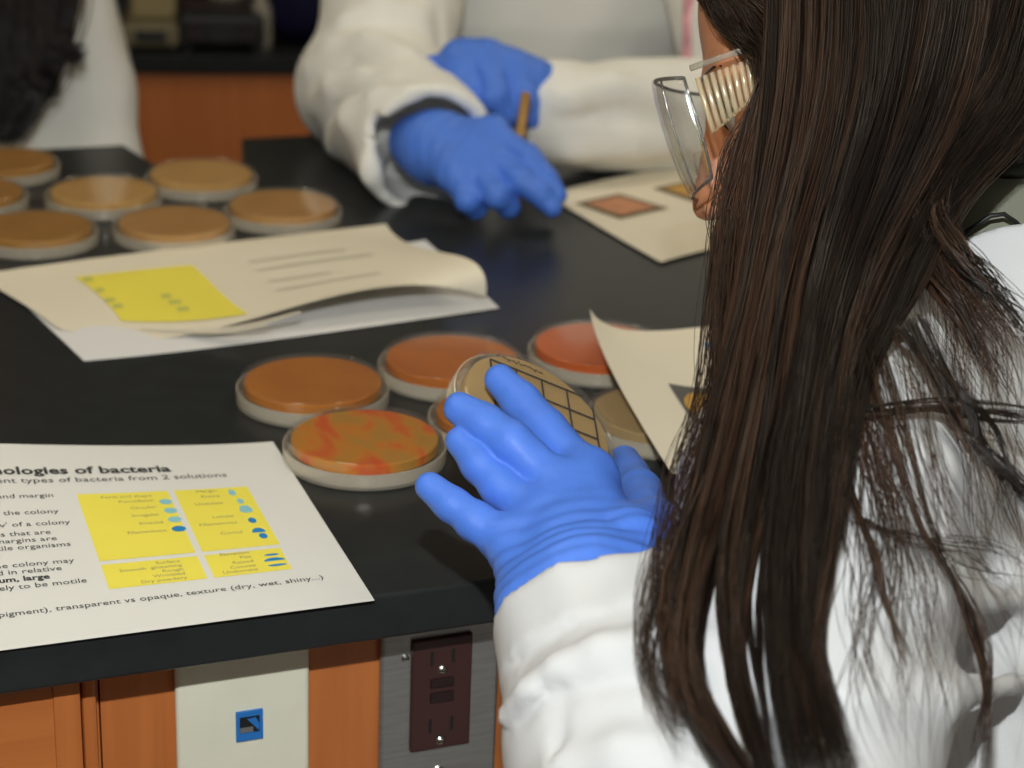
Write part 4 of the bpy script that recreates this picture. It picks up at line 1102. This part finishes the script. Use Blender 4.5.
LK = [
    curtain([(-130, 772, 822, .955), (40, 772, 815, .908), (130, 764, 806, .893), (210, 750, 786, .884), (290, 732, 764, .866), (370, 712, 750, .842), (460, 692, 735, .805), (560, 658, 702, .770), (640, 651, 688, .754), (700, 668, 700, .747), (750, 702, 728, .744), (805, 740, 762, .742)], 1250, tone=.42, clump=30, tight=.08, root=(.052, .124, .016)),
    curtain([(-130, 822, 885, .955), (40, 815, 872, .903), (130, 803, 857, .887), (210, 778, 832, .876), (290, 758, 802, .858), (370, 750, 788, .836), (460, 734, 768, .803), (560, 706, 752, .770), (640, 708, 745, .754), (710, 722, 758, .746), (800, 752, 786, .740)], 620, tone=.48, clump=34, tight=.08, root=(.022, .133, .016)),
    curtain([(-130, 885, 985, .955), (40, 872, 978, .898), (130, 857, 945, .882), (210, 832, 905, .872), (290, 802, 864, .855), (370, 788, 838, .834), (460, 768, 832, .803), (560, 752, 824, .770), (640, 756, 808, .754), (710, 764, 826, .746), (800, 780, 858, .738)], 2900, tone=.33, clump=34, tight=.08, j1=.2, root=(-.022, .136, .030)),
    curtain([(-130, 985, 1075, .955), (40, 978, 1066, .905), (110, 948, 1035, .888), (170, 912, 975, .878), (230, 880, 938, .868), (290, 852, 908, .852), (350, 832, 872, .838), (420, 824, 850, .815), (500, 818, 838, .788), (560, 812, 828, .770)], 1800, tone=.27, clump=30, tight=.10, j1=.45, root=(-.072, .118, .028)),
    curtain([(-90, 1010, 1090, .955), (30, 1010, 1090, .915), (90, 985, 1080, .900), (125, 955, 1060, .895), (150, 950, 1030, .895)], 1100, tone=.24, clump=30, j1=.15, root=(-.108, .080, .022)),
    curtain([(90, 940, 1010, .893), (150, 915, 960, .884), (210, 908, 948, .872), (262, 922, 968, .858), (310, 948, 1005, .850), (380, 985, 1075, .842)], 420, tone=.5, clump=12, r=.00026, wave=.002, tight=.12, j1=.3),
    # forehead
    curtain([(-70, 700, 760, 1.0), (-20, 705, 765, .985), (15, 725, 782, .955), (48, 756, 800, .925), (110, 770, 810, .905)], 700, tone=.3, dthick=.008),
    # thin reddish strands over the cheek
    curtain([(70, 765, 775, .912), (130, 742, 765, .908), (200, 722, 755, .900), (270, 714, 740, .888), (350, 712, 728, .862), (440, 695, 712, .822)], 230, tone=.9, clump=3, r=.00022, tight=.3, dthick=.004),
    curtain([(110, 755, 765, .915), (160, 724, 746, .925), (220, 716, 730, .920), (290, 712, 722, .892)], 60, tone=.9, clump=2, r=.0002, tight=.4, dthick=.004),
    # stray strands left of the hair
    curtain([(200, 722, 740, .89), (300, 703, 722, .87), (400, 696, 716, .84), (470, 672, 696, .81), (560, 642, 664, .775), (640, 636, 656, .758), (700, 652, 672, .75), (760, 690, 715, .748)], 110, tone=.6, clump=2, r=.00017, tight=.5, wave=.004),
    curtain([(470, 688, 704, .802), (560, 654, 668, .772), (620, 648, 660, .757), (680, 660, 670, .75), (720, 674, 682, .748)], 160, tone=.85, clump=16, r=.00024, j1=.2),
    # horizontal strand and web over the coat
    curtain([(418, 800, 812, .80), (412, 855, 865, .802), (406, 925, 935, .812), (414, 995, 1005, .82), (425, 1055, 1065, .82)], 0),
    dict(g=[(805, 418, .80, .004), (860, 412, .802, .003), (930, 405, .812, .003), (1000, 414, .82, .003), (1060, 425, .82, .004)], n=60, tone=.35, clump=15, r=.00026, wave=.001, j1=.3),
    curtain([(300, 835, 885, .85), (400, 845, 930, .81), (520, 870, 980, .79), (640, 880, 1020, .78), (790, 900, 1060, .77)], 120, tone=.75, clump=3, r=.00015, wave=.006, freq=6, j0=.2, j1=.6, tight=.3, dthick=.004),
    curtain([(320, 830, 865, .85), (420, 832, 880, .81), (540, 835, 905, .78), (660, 838, 920, .76), (790, 850, 930, .755)], 80, tone=.75, clump=3, r=.00015, wave=.005, freq=6, j0=.2, j1=.6, tight=.3, dthick=.004),
    curtain([(250, 915, 965, .86), (350, 925, 1030, .84), (470, 950, 1060, .82), (620, 980, 1080, .81)], 90, tone=.7, clump=3, r=.00015, wave=.005, freq=6, j1=.6, tight=.3, dthick=.004),
    dict(g=[(865, 330, .84, .005), (895, 440, .80, .004), (930, 540, .79, .004), (968, 620, .785, .003), (985, 700, .78, .002), (986, 790, .775, .002)], n=50, tone=.5, clump=12, r=.00022, wave=.002, j1=.1),
    dict(g=[(835, 430, .80, .003), (850, 500, .785, .003), (863, 570, .77, .003), (866, 640, .765, .002), (860, 690, .762, .002)], n=26, tone=.5, clump=13, r=.0002, wave=.0012),
    dict(g=[(905, 320, .83, .006), (950, 390, .815, .005), (990, 450, .812, .005), (1040, 530, .81, .006)], n=80, tone=.5, clump=12, r=.00024, wave=.002),
    dict(g=[(850, 520, .78, .003), (900, 535, .785, .004), (960, 555, .79, .005), (1040, 590, .80, .006)], n=16, tone=.6, clump=4, r=.00018, wave=.003),
]
for x0, w0 in ((.045, .018), (.008, .022), (-.035, .024), (-.08, .026)):       # the far side of the head
    pts_ = [(x0, .004, .134 - 6 * max(0, abs(x0 + .015) - .03) ** 2 * 4), (x0 - .004, -.05, .112), (x0 - .008, -.088, .04), (x0 - .02, -.092, -.04), (x0 - .04, -.088, -.13), (x0 - .06, -.085, -.22)]
    LK.append(dict(g=[(*pxd(to_world(q, HO, HR)), w0, .006) for q in pts_], n=650, tone=.3, clump=30, tight=.1))
LK = [l for l in LK if l['n'] > 0]
def near_sdf(P): return head_sdf(to_local(P, HO, HR))
hair_o = strands('hair', LK, M_hair, woman, push=[(hair_cap, 0.004), (near_sdf, 0.004), (coat_sdf, 0.0035), (gf, 0.004)], extra=(ev, ef))
hair_o.data.transform(Matrix.Translation(Vector(-WO)))

# ------------------------------------------------------------------ person across the bench, writing
BO = np.array([0.05, 2.05, 0.0])
pb = empty('person', BO); tag(pb, 'person in an off-white lab coat and blue gloves writing with a pencil across the bench', 'person')
bRS = W(428, -150, 1.97); bRE = W(373, 90, 1.80); bRW = W(432, 154, 1.605)
bLS = W(690, -150, 2.0); bLE = W(770, 125, 1.84); bLW = W(556, 112, 1.70)
bNB = (bRS + bLS) / 2 + np.array([0, 0.02, 0.04])
bPV = np.array([bNB[0], bNB[1] + 0.03, 0.60])
bfa = bRW - bRE; bFL = np.linalg.norm(bfa); bfa /= bFL
btz = bNB - bPV; bTL = np.linalg.norm(btz); btz /= bTL
bx_ = bLS - bRS; bx_ /= np.linalg.norm(bx_); bx_ = bx_ - btz * (bx_ @ btz); bx_ /= np.linalg.norm(bx_)
bTR = np.stack([bx_, np.cross(btz, bx_), btz], 1)
def bcore(P):
    L = to_local(P, bPV, bTR); L[..., 1] /= 0.62
    d = 0.8 * chain(L, [(0, 0, -0.05), (0, 0, 0.15), (0, 0, bTL - 0.20), (0, 0, bTL - 0.08)], [0.19, 0.17, 0.185, 0.11], 0.03)
    d = smin(d, rcone(P, bNB, bRS, 0.05, 0.062), 0.03); d = smin(d, rcone(P, bNB, bLS, 0.05, 0.062), 0.03)
    ra = smin(rcone(P, bRS, bRE, 0.068, 0.066), rcone(P, bRE, bRW, 0.064, 0.056), 0.02)
    t = (P - bRE.astype(np.float32)) @ bfa.astype(np.float32)
    dist = np.linalg.norm(P - bRW.astype(np.float32), axis=-1)
    ra = np.where(dist < 0.12, smax(ra, t - bFL, 0.004), ra)
    ra = smax(ra, -rcone(P, bRW - bfa * 0.06, bRW + bfa * 0.05, 0.045, 0.050), 0.004)
    la = smin(rcone(P, bLS, bLE, 0.068, 0.062), rcone(P, bLE, bLW, 0.062, 0.045), 0.02)
    d = smin(d, la, 0.02); d = smin(d, ra, 0.008)
    for s in (-1, 1):
        k = bPV + bx_ * 0.1 * s; d = smin(d, rcone(P, k, k + np.array([0.10, -0.30, -0.03]), 0.10, 0.085), 0.05)
    return d
BR_ = [q_ for q_ in [(on_surf(bcore, p, -0.002, 1.2, 2.2), r) for p, r in [([(312, 66), (335, 48), (370, 44), (405, 55)], .009), ([(314, 108), (335, 84), (362, 72)], .009), ([(334, 146), (352, 116), (378, 98), (410, 92)], .010), ([(372, 172), (392, 140), (430, 106)], .007),
    ([(345, 20), (380, 10), (420, 18)], .009), ([(560, 96), (610, 84), (690, 104)], .009), ([(566, 150), (630, 142), (700, 148)], .008)]] if len(q_[0]) > 2]
BC_ = [q_ for q_ in [(on_surf(bcore, p, 0.002, 1.2, 2.2), r) for p, r in [([(318, 88), (345, 66), (390, 66)], .006), ([(324, 128), (346, 98), (376, 84)], .006), ([(356, 158), (376, 126), (410, 108)], .005), ([(440, 10), (444, 40), (440, 70)], .006), ([(560, 120), (620, 112), (690, 124)], .006)]] if len(q_[0]) > 2]
def bcoat(P):
    d = bcore(P)
    for p, r in BR_: d = smin(d, chain(P, p, [r * .4] + [r] * (len(p) - 2) + [r * .2], .008), .02)
    for p, r in BC_: d = smax(d, -chain(P, p, [r * .5] + [r] * (len(p) - 2) + [r * .4], .006), .008)
    return d + 0.005 * (np.abs(wob(P, 22, 0.8)) - 0.4) + 0.002 * wob(P, 45, 2.6)
lo = np.minimum.reduce([bRS, bRE, bRW, bLS, bLE, bPV]) - 0.13; hi = np.maximum.reduce([bRS, bRE, bLS, bLE, bPV, bNB]) + 0.14; lo[2] = 0.42; lo[1] = min(lo[1], bPV[1] - 0.42)
sdf_obj('lab_coat', bcoat, lo, hi, 0.0055, M_coat2, pb, BO)
# the flap of the coat resting on the bench below the cuff
bHO = bNB + np.array([-0.02, -0.06, 0.20]); bHR = frame((-0.15, -0.8, -0.55), np.array([0, 0, 1.0]))
def bhead(P):
    d = head_sdf(to_local(P, bHO, bHR)); d = smin(d, rcone(P, to_world((-0.02, 0, -0.06), bHO, bHR), bNB, 0.052, 0.056), 0.02)
    return smin(d, rcone(P, bNB, bNB + np.array([0, 0, -0.06]), 0.056, 0.06), 0.03)
sdf_obj('body', bhead, np.minimum(bHO, bNB) - 0.17, np.maximum(bHO, bNB) + 0.15, 0.006, M_skin, pb, BO)
def bhair(P):
    L = to_local(P, bHO, bHR); d = ellip(L, (-0.02, 0, 0.04), (0.106, 0.086, 0.094)); x, z = L[..., 0], L[..., 2]
    return smax(d, -smax(0.020 - x - 0.5 * np.clip(z, 0, 1), z - 0.055, 0.01), 0.006) + 0.002 * wob(P, 80, 1.0)
sdf_obj('hair', bhair, bHO - 0.14, bHO + 0.15, 0.007, M_hair_b, pb, BO)
def blegs(P):
    d = None
    for s in (-1, 1):
        hip = bPV + bx_ * 0.09 * s; kn = hip + np.array([0.1, -0.32, -0.03]); an = kn + np.array([0, 0.02, -0.45])
        c = chain(P, [hip, kn, an], [0.085, 0.06, 0.045], 0.02); d = c if d is None else smin(d, c, 0.02)
    return d
sdf_obj('trousers', blegs, bPV + np.array([-0.25, -0.48, -0.60]), bPV + np.array([0.35, 0.2, 0.12]), 0.014, M_trouser, pb, BO)
for s in (-1, 1):
    an = bPV + bx_ * 0.09 * s + np.array([0.1, -0.30, 0]); c = np.array([an[0], an[1], 0.05])
    def shoe(P, c=c): return smax(smin(rcone(P, c, c + np.array([0.03, -0.15, -0.018]), 0.045, 0.034), rcone(P, c, c + np.array([0, 0, 0.06]), 0.045, 0.045), 0.02), -(P[..., 2] - 0.002), 0.005)
    sdf_obj('shoe', shoe, c - 0.22, c + 0.22, 0.009, M_black, pb, BO)
stool('black lab stool under the person writing across the bench', bPV[0], bPV[1], 0.455)
# right glove, gripping the pencil
D = 1.585
r_ix = [W(492, 135, 1.585), W(528, 158, 1.565), W(545, 178, 1.558), W(557, 195, 1.555)]
r_md = [W(492, 158, 1.575), W(520, 180, 1.550), W(540, 194, 1.548), W(552, 208, 1.548)]
r_rg = [W(478, 172, 1.565), W(497, 196, 1.545), W(508, 206, 1.558), W(500, 200, 1.58)]
r_pk = [W(455, 172, 1.565), W(468, 200, 1.550), W(476, 208, 1.562), W(470, 202, 1.58)]
r_th = [W(470, 135, 1.62), W(505, 160, 1.615), W(530, 186, 1.60), W(546, 202, 1.585)]
fing = [(r_ix, [.0125, .0108, .0095, .0082]), (r_md, [.0125, .0105, .0092, .008]), (r_rg, [.012, .0105, .0095, .008]), (r_pk, [.012, .010, .009, .008]), (r_th, [.014, .012, .0105, .009])]
rw = W(436, 148, 1.60)
palm = [(rw, r_ix[0], .024, .014), (rw, r_md[0], .026, .015), (rw, r_rg[0], .026, .015), (rw, r_pk[0], .024, .015), (r_ix[0], r_pk[0], .014, .014), (rw, r_th[0], .024, .016), (rw, W(416, 142, 1.62), .024, .023)]
wa = r_md[0] - rw; wa /= np.linalg.norm(wa)
pts = np.array(r_ix + r_md + r_rg + r_pk + r_th + [rw, W(405, 140, 1.63)])
gB = glove_sdf(fing, palm, rw, wa, kf=.003, kp=.012, wrinkle=.0006)
tag(sdf_obj('glove', gB, pts.min(0) - 0.034, pts.max(0) + 0.034, 0.0022, M_glove, pb, BO), 'blue glove of the writing hand')
# left glove, resting behind it
l_w = W(560, 108, 1.70)
l_ix = [W(462, 62, 1.675), W(468, 92, 1.655), W(482, 106, 1.66), W(494, 112, 1.675)]
l_md = [W(486, 58, 1.67), W(496, 96, 1.648), W(508, 112, 1.655), W(516, 118, 1.67)]
l_rg = [W(514, 70, 1.672), W(524, 98, 1.655), W(530, 116, 1.665), W(530, 124, 1.68)]
l_pk = [W(530, 82, 1.678), W(536, 104, 1.668), W(538, 120, 1.672), W(536, 127, 1.685)]
l_th = [W(486, 70, 1.70), W(455, 69, 1.69), W(436, 68, 1.682), W(422, 67, 1.68)]
fing = [(l_ix, [.0145, .012, .010, .0085]), (l_md, [.0145, .012, .010, .0085]), (l_rg, [.014, .0115, .0095, .0085]), (l_pk, [.013, .0105, .009, .008]), (l_th, [.017, .0135, .0105, .0088])]
palm = [(l_w, l_ix[0], .026, .016), (l_w, l_md[0], .028, .017), (l_w, l_rg[0], .026, .016), (l_w, l_pk[0], .024, .015), (l_ix[0], l_pk[0], .016, .014), (l_ix[0], l_th[0], .016, .018)]
wa = l_md[0] - l_w; wa /= np.linalg.norm(wa)
pts = np.array(l_ix + l_md + l_rg + l_pk + l_th + [l_w])
gL = glove_sdf(fing, palm, l_w, wa, kf=.003, kp=.012, wrinkle=.0006)
tag(sdf_obj('glove', gL, pts.min(0) - 0.036, pts.max(0) + 0.036, 0.0022, M_glove, pb, BO), 'blue glove of the resting hand')
M_pcoat = mat('yellow_brown_pencil', srgb(170, 128, 62), 0.4, noise=0.06); M_lead = mat('pencil_lead', (0.03, 0.03, 0.03), 0.4, noise=0.05)
pt = empty('pencil', (0, 0, 0)); tag(pt, 'yellow-brown pencil held upright in the writing hand', 'pencil')
a, b = W(526, 94, 1.600), W(512, 192, 1.570)
tube('shaft', [a, a * .15 + b * .85], 0.0042, M_pcoat, pt, 6); tube('tip', [a * .15 + b * .85, b], [0.0042, 0.0006], M_lead, pt, 6)
tube('lanyard', [W(690, -30, 1.86) - BO, W(689, 20, 1.86) - BO, W(688, 75, 1.85) - BO], 0.006, mat('pink_lanyard', srgb(214, 150, 160), 0.7, noise=0.3, scale=60), pb, 8)

# ------------------------------------------------------------------ person at the far left, long dark hair, partly out of frame
CO = np.array([-0.62, 2.08, 0.0])
pc = empty('person', CO); tag(pc, 'person in a white lab coat with long black hair at the left picture border', 'person')
cS1 = W(62, -70, 2.0); cS2 = W(-170, -60, 2.0); cNB = W(-55, -62, 2.0) + np.array([0, 0, 0.05]); cPV = np.array([cNB[0] + 0.0, cNB[1] + 0.10, 0.62])
cE = W(95, 90, 1.97); cH = W(116, 165, 1.95)
def ccoat(P):
    L = P - cPV.astype(np.float32); ax = (cNB - cPV); l = np.linalg.norm(ax)
    Pq = P.copy(); Pq[..., 1] = (P[..., 1] - cPV[1]) / 0.62 + cPV[1]
    d = 0.8 * chain(Pq, [cPV + np.array([0, 0, -0.06]), cPV + ax * 0.4, cPV + ax * 0.8], [0.19, 0.165, 0.155], 0.03)
    d = smin(d, rcone(P, cNB, cS1, 0.05, 0.055), 0.03); d = smin(d, rcone(P, cNB, cS2, 0.05, 0.055), 0.03)
    d = smin(d, chain(P, [cS1, cE, cH], [0.040, 0.034, 0.030], 0.03), 0.03)
    d = smin(d, rcone(P, cPV * 0.4 + cNB * 0.6 + np.array([0.1, -0.04, 0]), cH + np.array([-0.07, 0, -0.05]), 0.08, 0.08), 0.05)
    d = smin(d, chain(P, [cS2, cS2 + np.array([-0.05, -0.02, -0.25]), cS2 + np.array([0.02, -0.14, -0.22])], [0.055, 0.052, 0.042], 0.03), 0.03)
    for s in (-1, 1):
        k = cPV + np.array([0.1 * s, 0, 0]); d = smin(d, rcone(P, k, k + np.array([0.06, -0.28, -0.03]), 0.10, 0.085), 0.05)
    return d + 0.004 * (np.abs(wob(P, 22, 2.8)) - 0.4) + 0.0015 * wob(P, 45, 0.6)
lo = np.minimum.reduce([cS1, cS2, cE, cH, cPV]) - 0.14; lo[2] = 0.42; lo[1] -= 0.18; lo[0] -= 0.08; hi = np.maximum.reduce([cS1, cS2, cE, cH, cPV, cNB]) + 0.15
sdf_obj('lab_coat', ccoat, lo, hi, 0.009, M_coat2, pc, CO)
cHO = cNB + np.array([0.0, -0.06, 0.19]); cHR = frame((0.25, -0.8, -0.5), np.array([0, 0, 1.0]))
def chead(P):
    d = head_sdf(to_local(P, cHO, cHR)); d = smin(d, rcone(P, to_world((-0.02, 0, -0.06), cHO, cHR), cNB, 0.052, 0.056), 0.02)
    return smin(d, rcone(P, cNB, cNB + np.array([0, 0, -0.06]), 0.06, 0.10), 0.03)
sdf_obj('body', chead, np.minimum(cHO, cNB) - 0.17, np.maximum(cHO, cNB) + 0.15, 0.006, M_skin, pc, CO)
def chair_(P):
    L = to_local(P, cHO, cHR); d = ellip(L, (-0.02, 0, 0.04), (0.106, 0.086, 0.094)); x, z = L[..., 0], L[..., 2]
    return smax(d, -smax(0.020 - x - 0.5 * np.clip(z, 0, 1), z - 0.055, 0.01), 0.006)
ev, ef = surface_nets(chair_, cHO - 0.14, cHO + 0.15, 0.007)
LC = [dict(g=[(10, -200, 1.95, .05), (20, -80, 1.86, .05), (28, 0, 1.84, .045), (22, 60, 1.84, .036), (5, 115, 1.84, .022), (-8, 140, 1.84, .012)], n=700, tone=.3, r=.0009, wave=.004),
      dict(g=[(40, -200, 1.95, .04), (48, -60, 1.86, .028), (46, 0, 1.84, .022), (42, 40, 1.83, .016), (58, 52, 1.83, .008), (88, 60, 1.83, .003)], n=260, tone=.3, r=.0008, wave=.004),
      dict(g=[(30, -150, 1.92, .04), (38, -40, 1.86, .03), (34, 40, 1.83, .024), (34, 80, 1.83, .014), (62, 84, 1.83, .005)], n=220, tone=.3, r=.0008, wave=.004),
      dict(g=[(-40, -200, 1.95, .05), (-40, -40, 1.88, .05), (-30, 60, 1.86, .045), (-25, 130, 1.86, .03)], n=300, tone=.3, r=.001, wave=.004)]
ho = strands('hair', LC, M_hair_b, pc, push=[(ccoat, 0.006)], npts=12, extra=(ev, ef)); ho.data.transform(Matrix.Translation(Vector(-CO)))
def clegs(P):
    d = None
    for s in (-1, 1):
        hip = cPV + np.array([0.09 * s, 0, 0]); kn = hip + np.array([0.06, -0.30, -0.03]); an = kn + np.array([0, 0.02, -0.47])
        c = chain(P, [hip, kn, an], [0.085, 0.06, 0.045], 0.02); d = c if d is None else smin(d, c, 0.02)
    return d
sdf_obj('trousers', clegs, cPV + np.array([-0.25, -0.45, -0.62]), cPV + np.array([0.3, 0.2, 0.12]), 0.014, M_trouser, pc, CO)
for s in (-1, 1):
    an = cPV + np.array([0.09 * s + 0.06, -0.28, 0]); c = np.array([an[0], an[1], 0.05])
    def shoe(P, c=c): return smax(smin(rcone(P, c, c + np.array([0.02, -0.15, -0.018]), 0.045, 0.034), rcone(P, c, c + np.array([0, 0, 0.06]), 0.045, 0.045), 0.02), -(P[..., 2] - 0.002), 0.005)
    sdf_obj('shoe', shoe, c - 0.22, c + 0.22, 0.009, M_black, pc, CO)
stool('black lab stool under the person at the left picture border', cPV[0], cPV[1], 0.475)
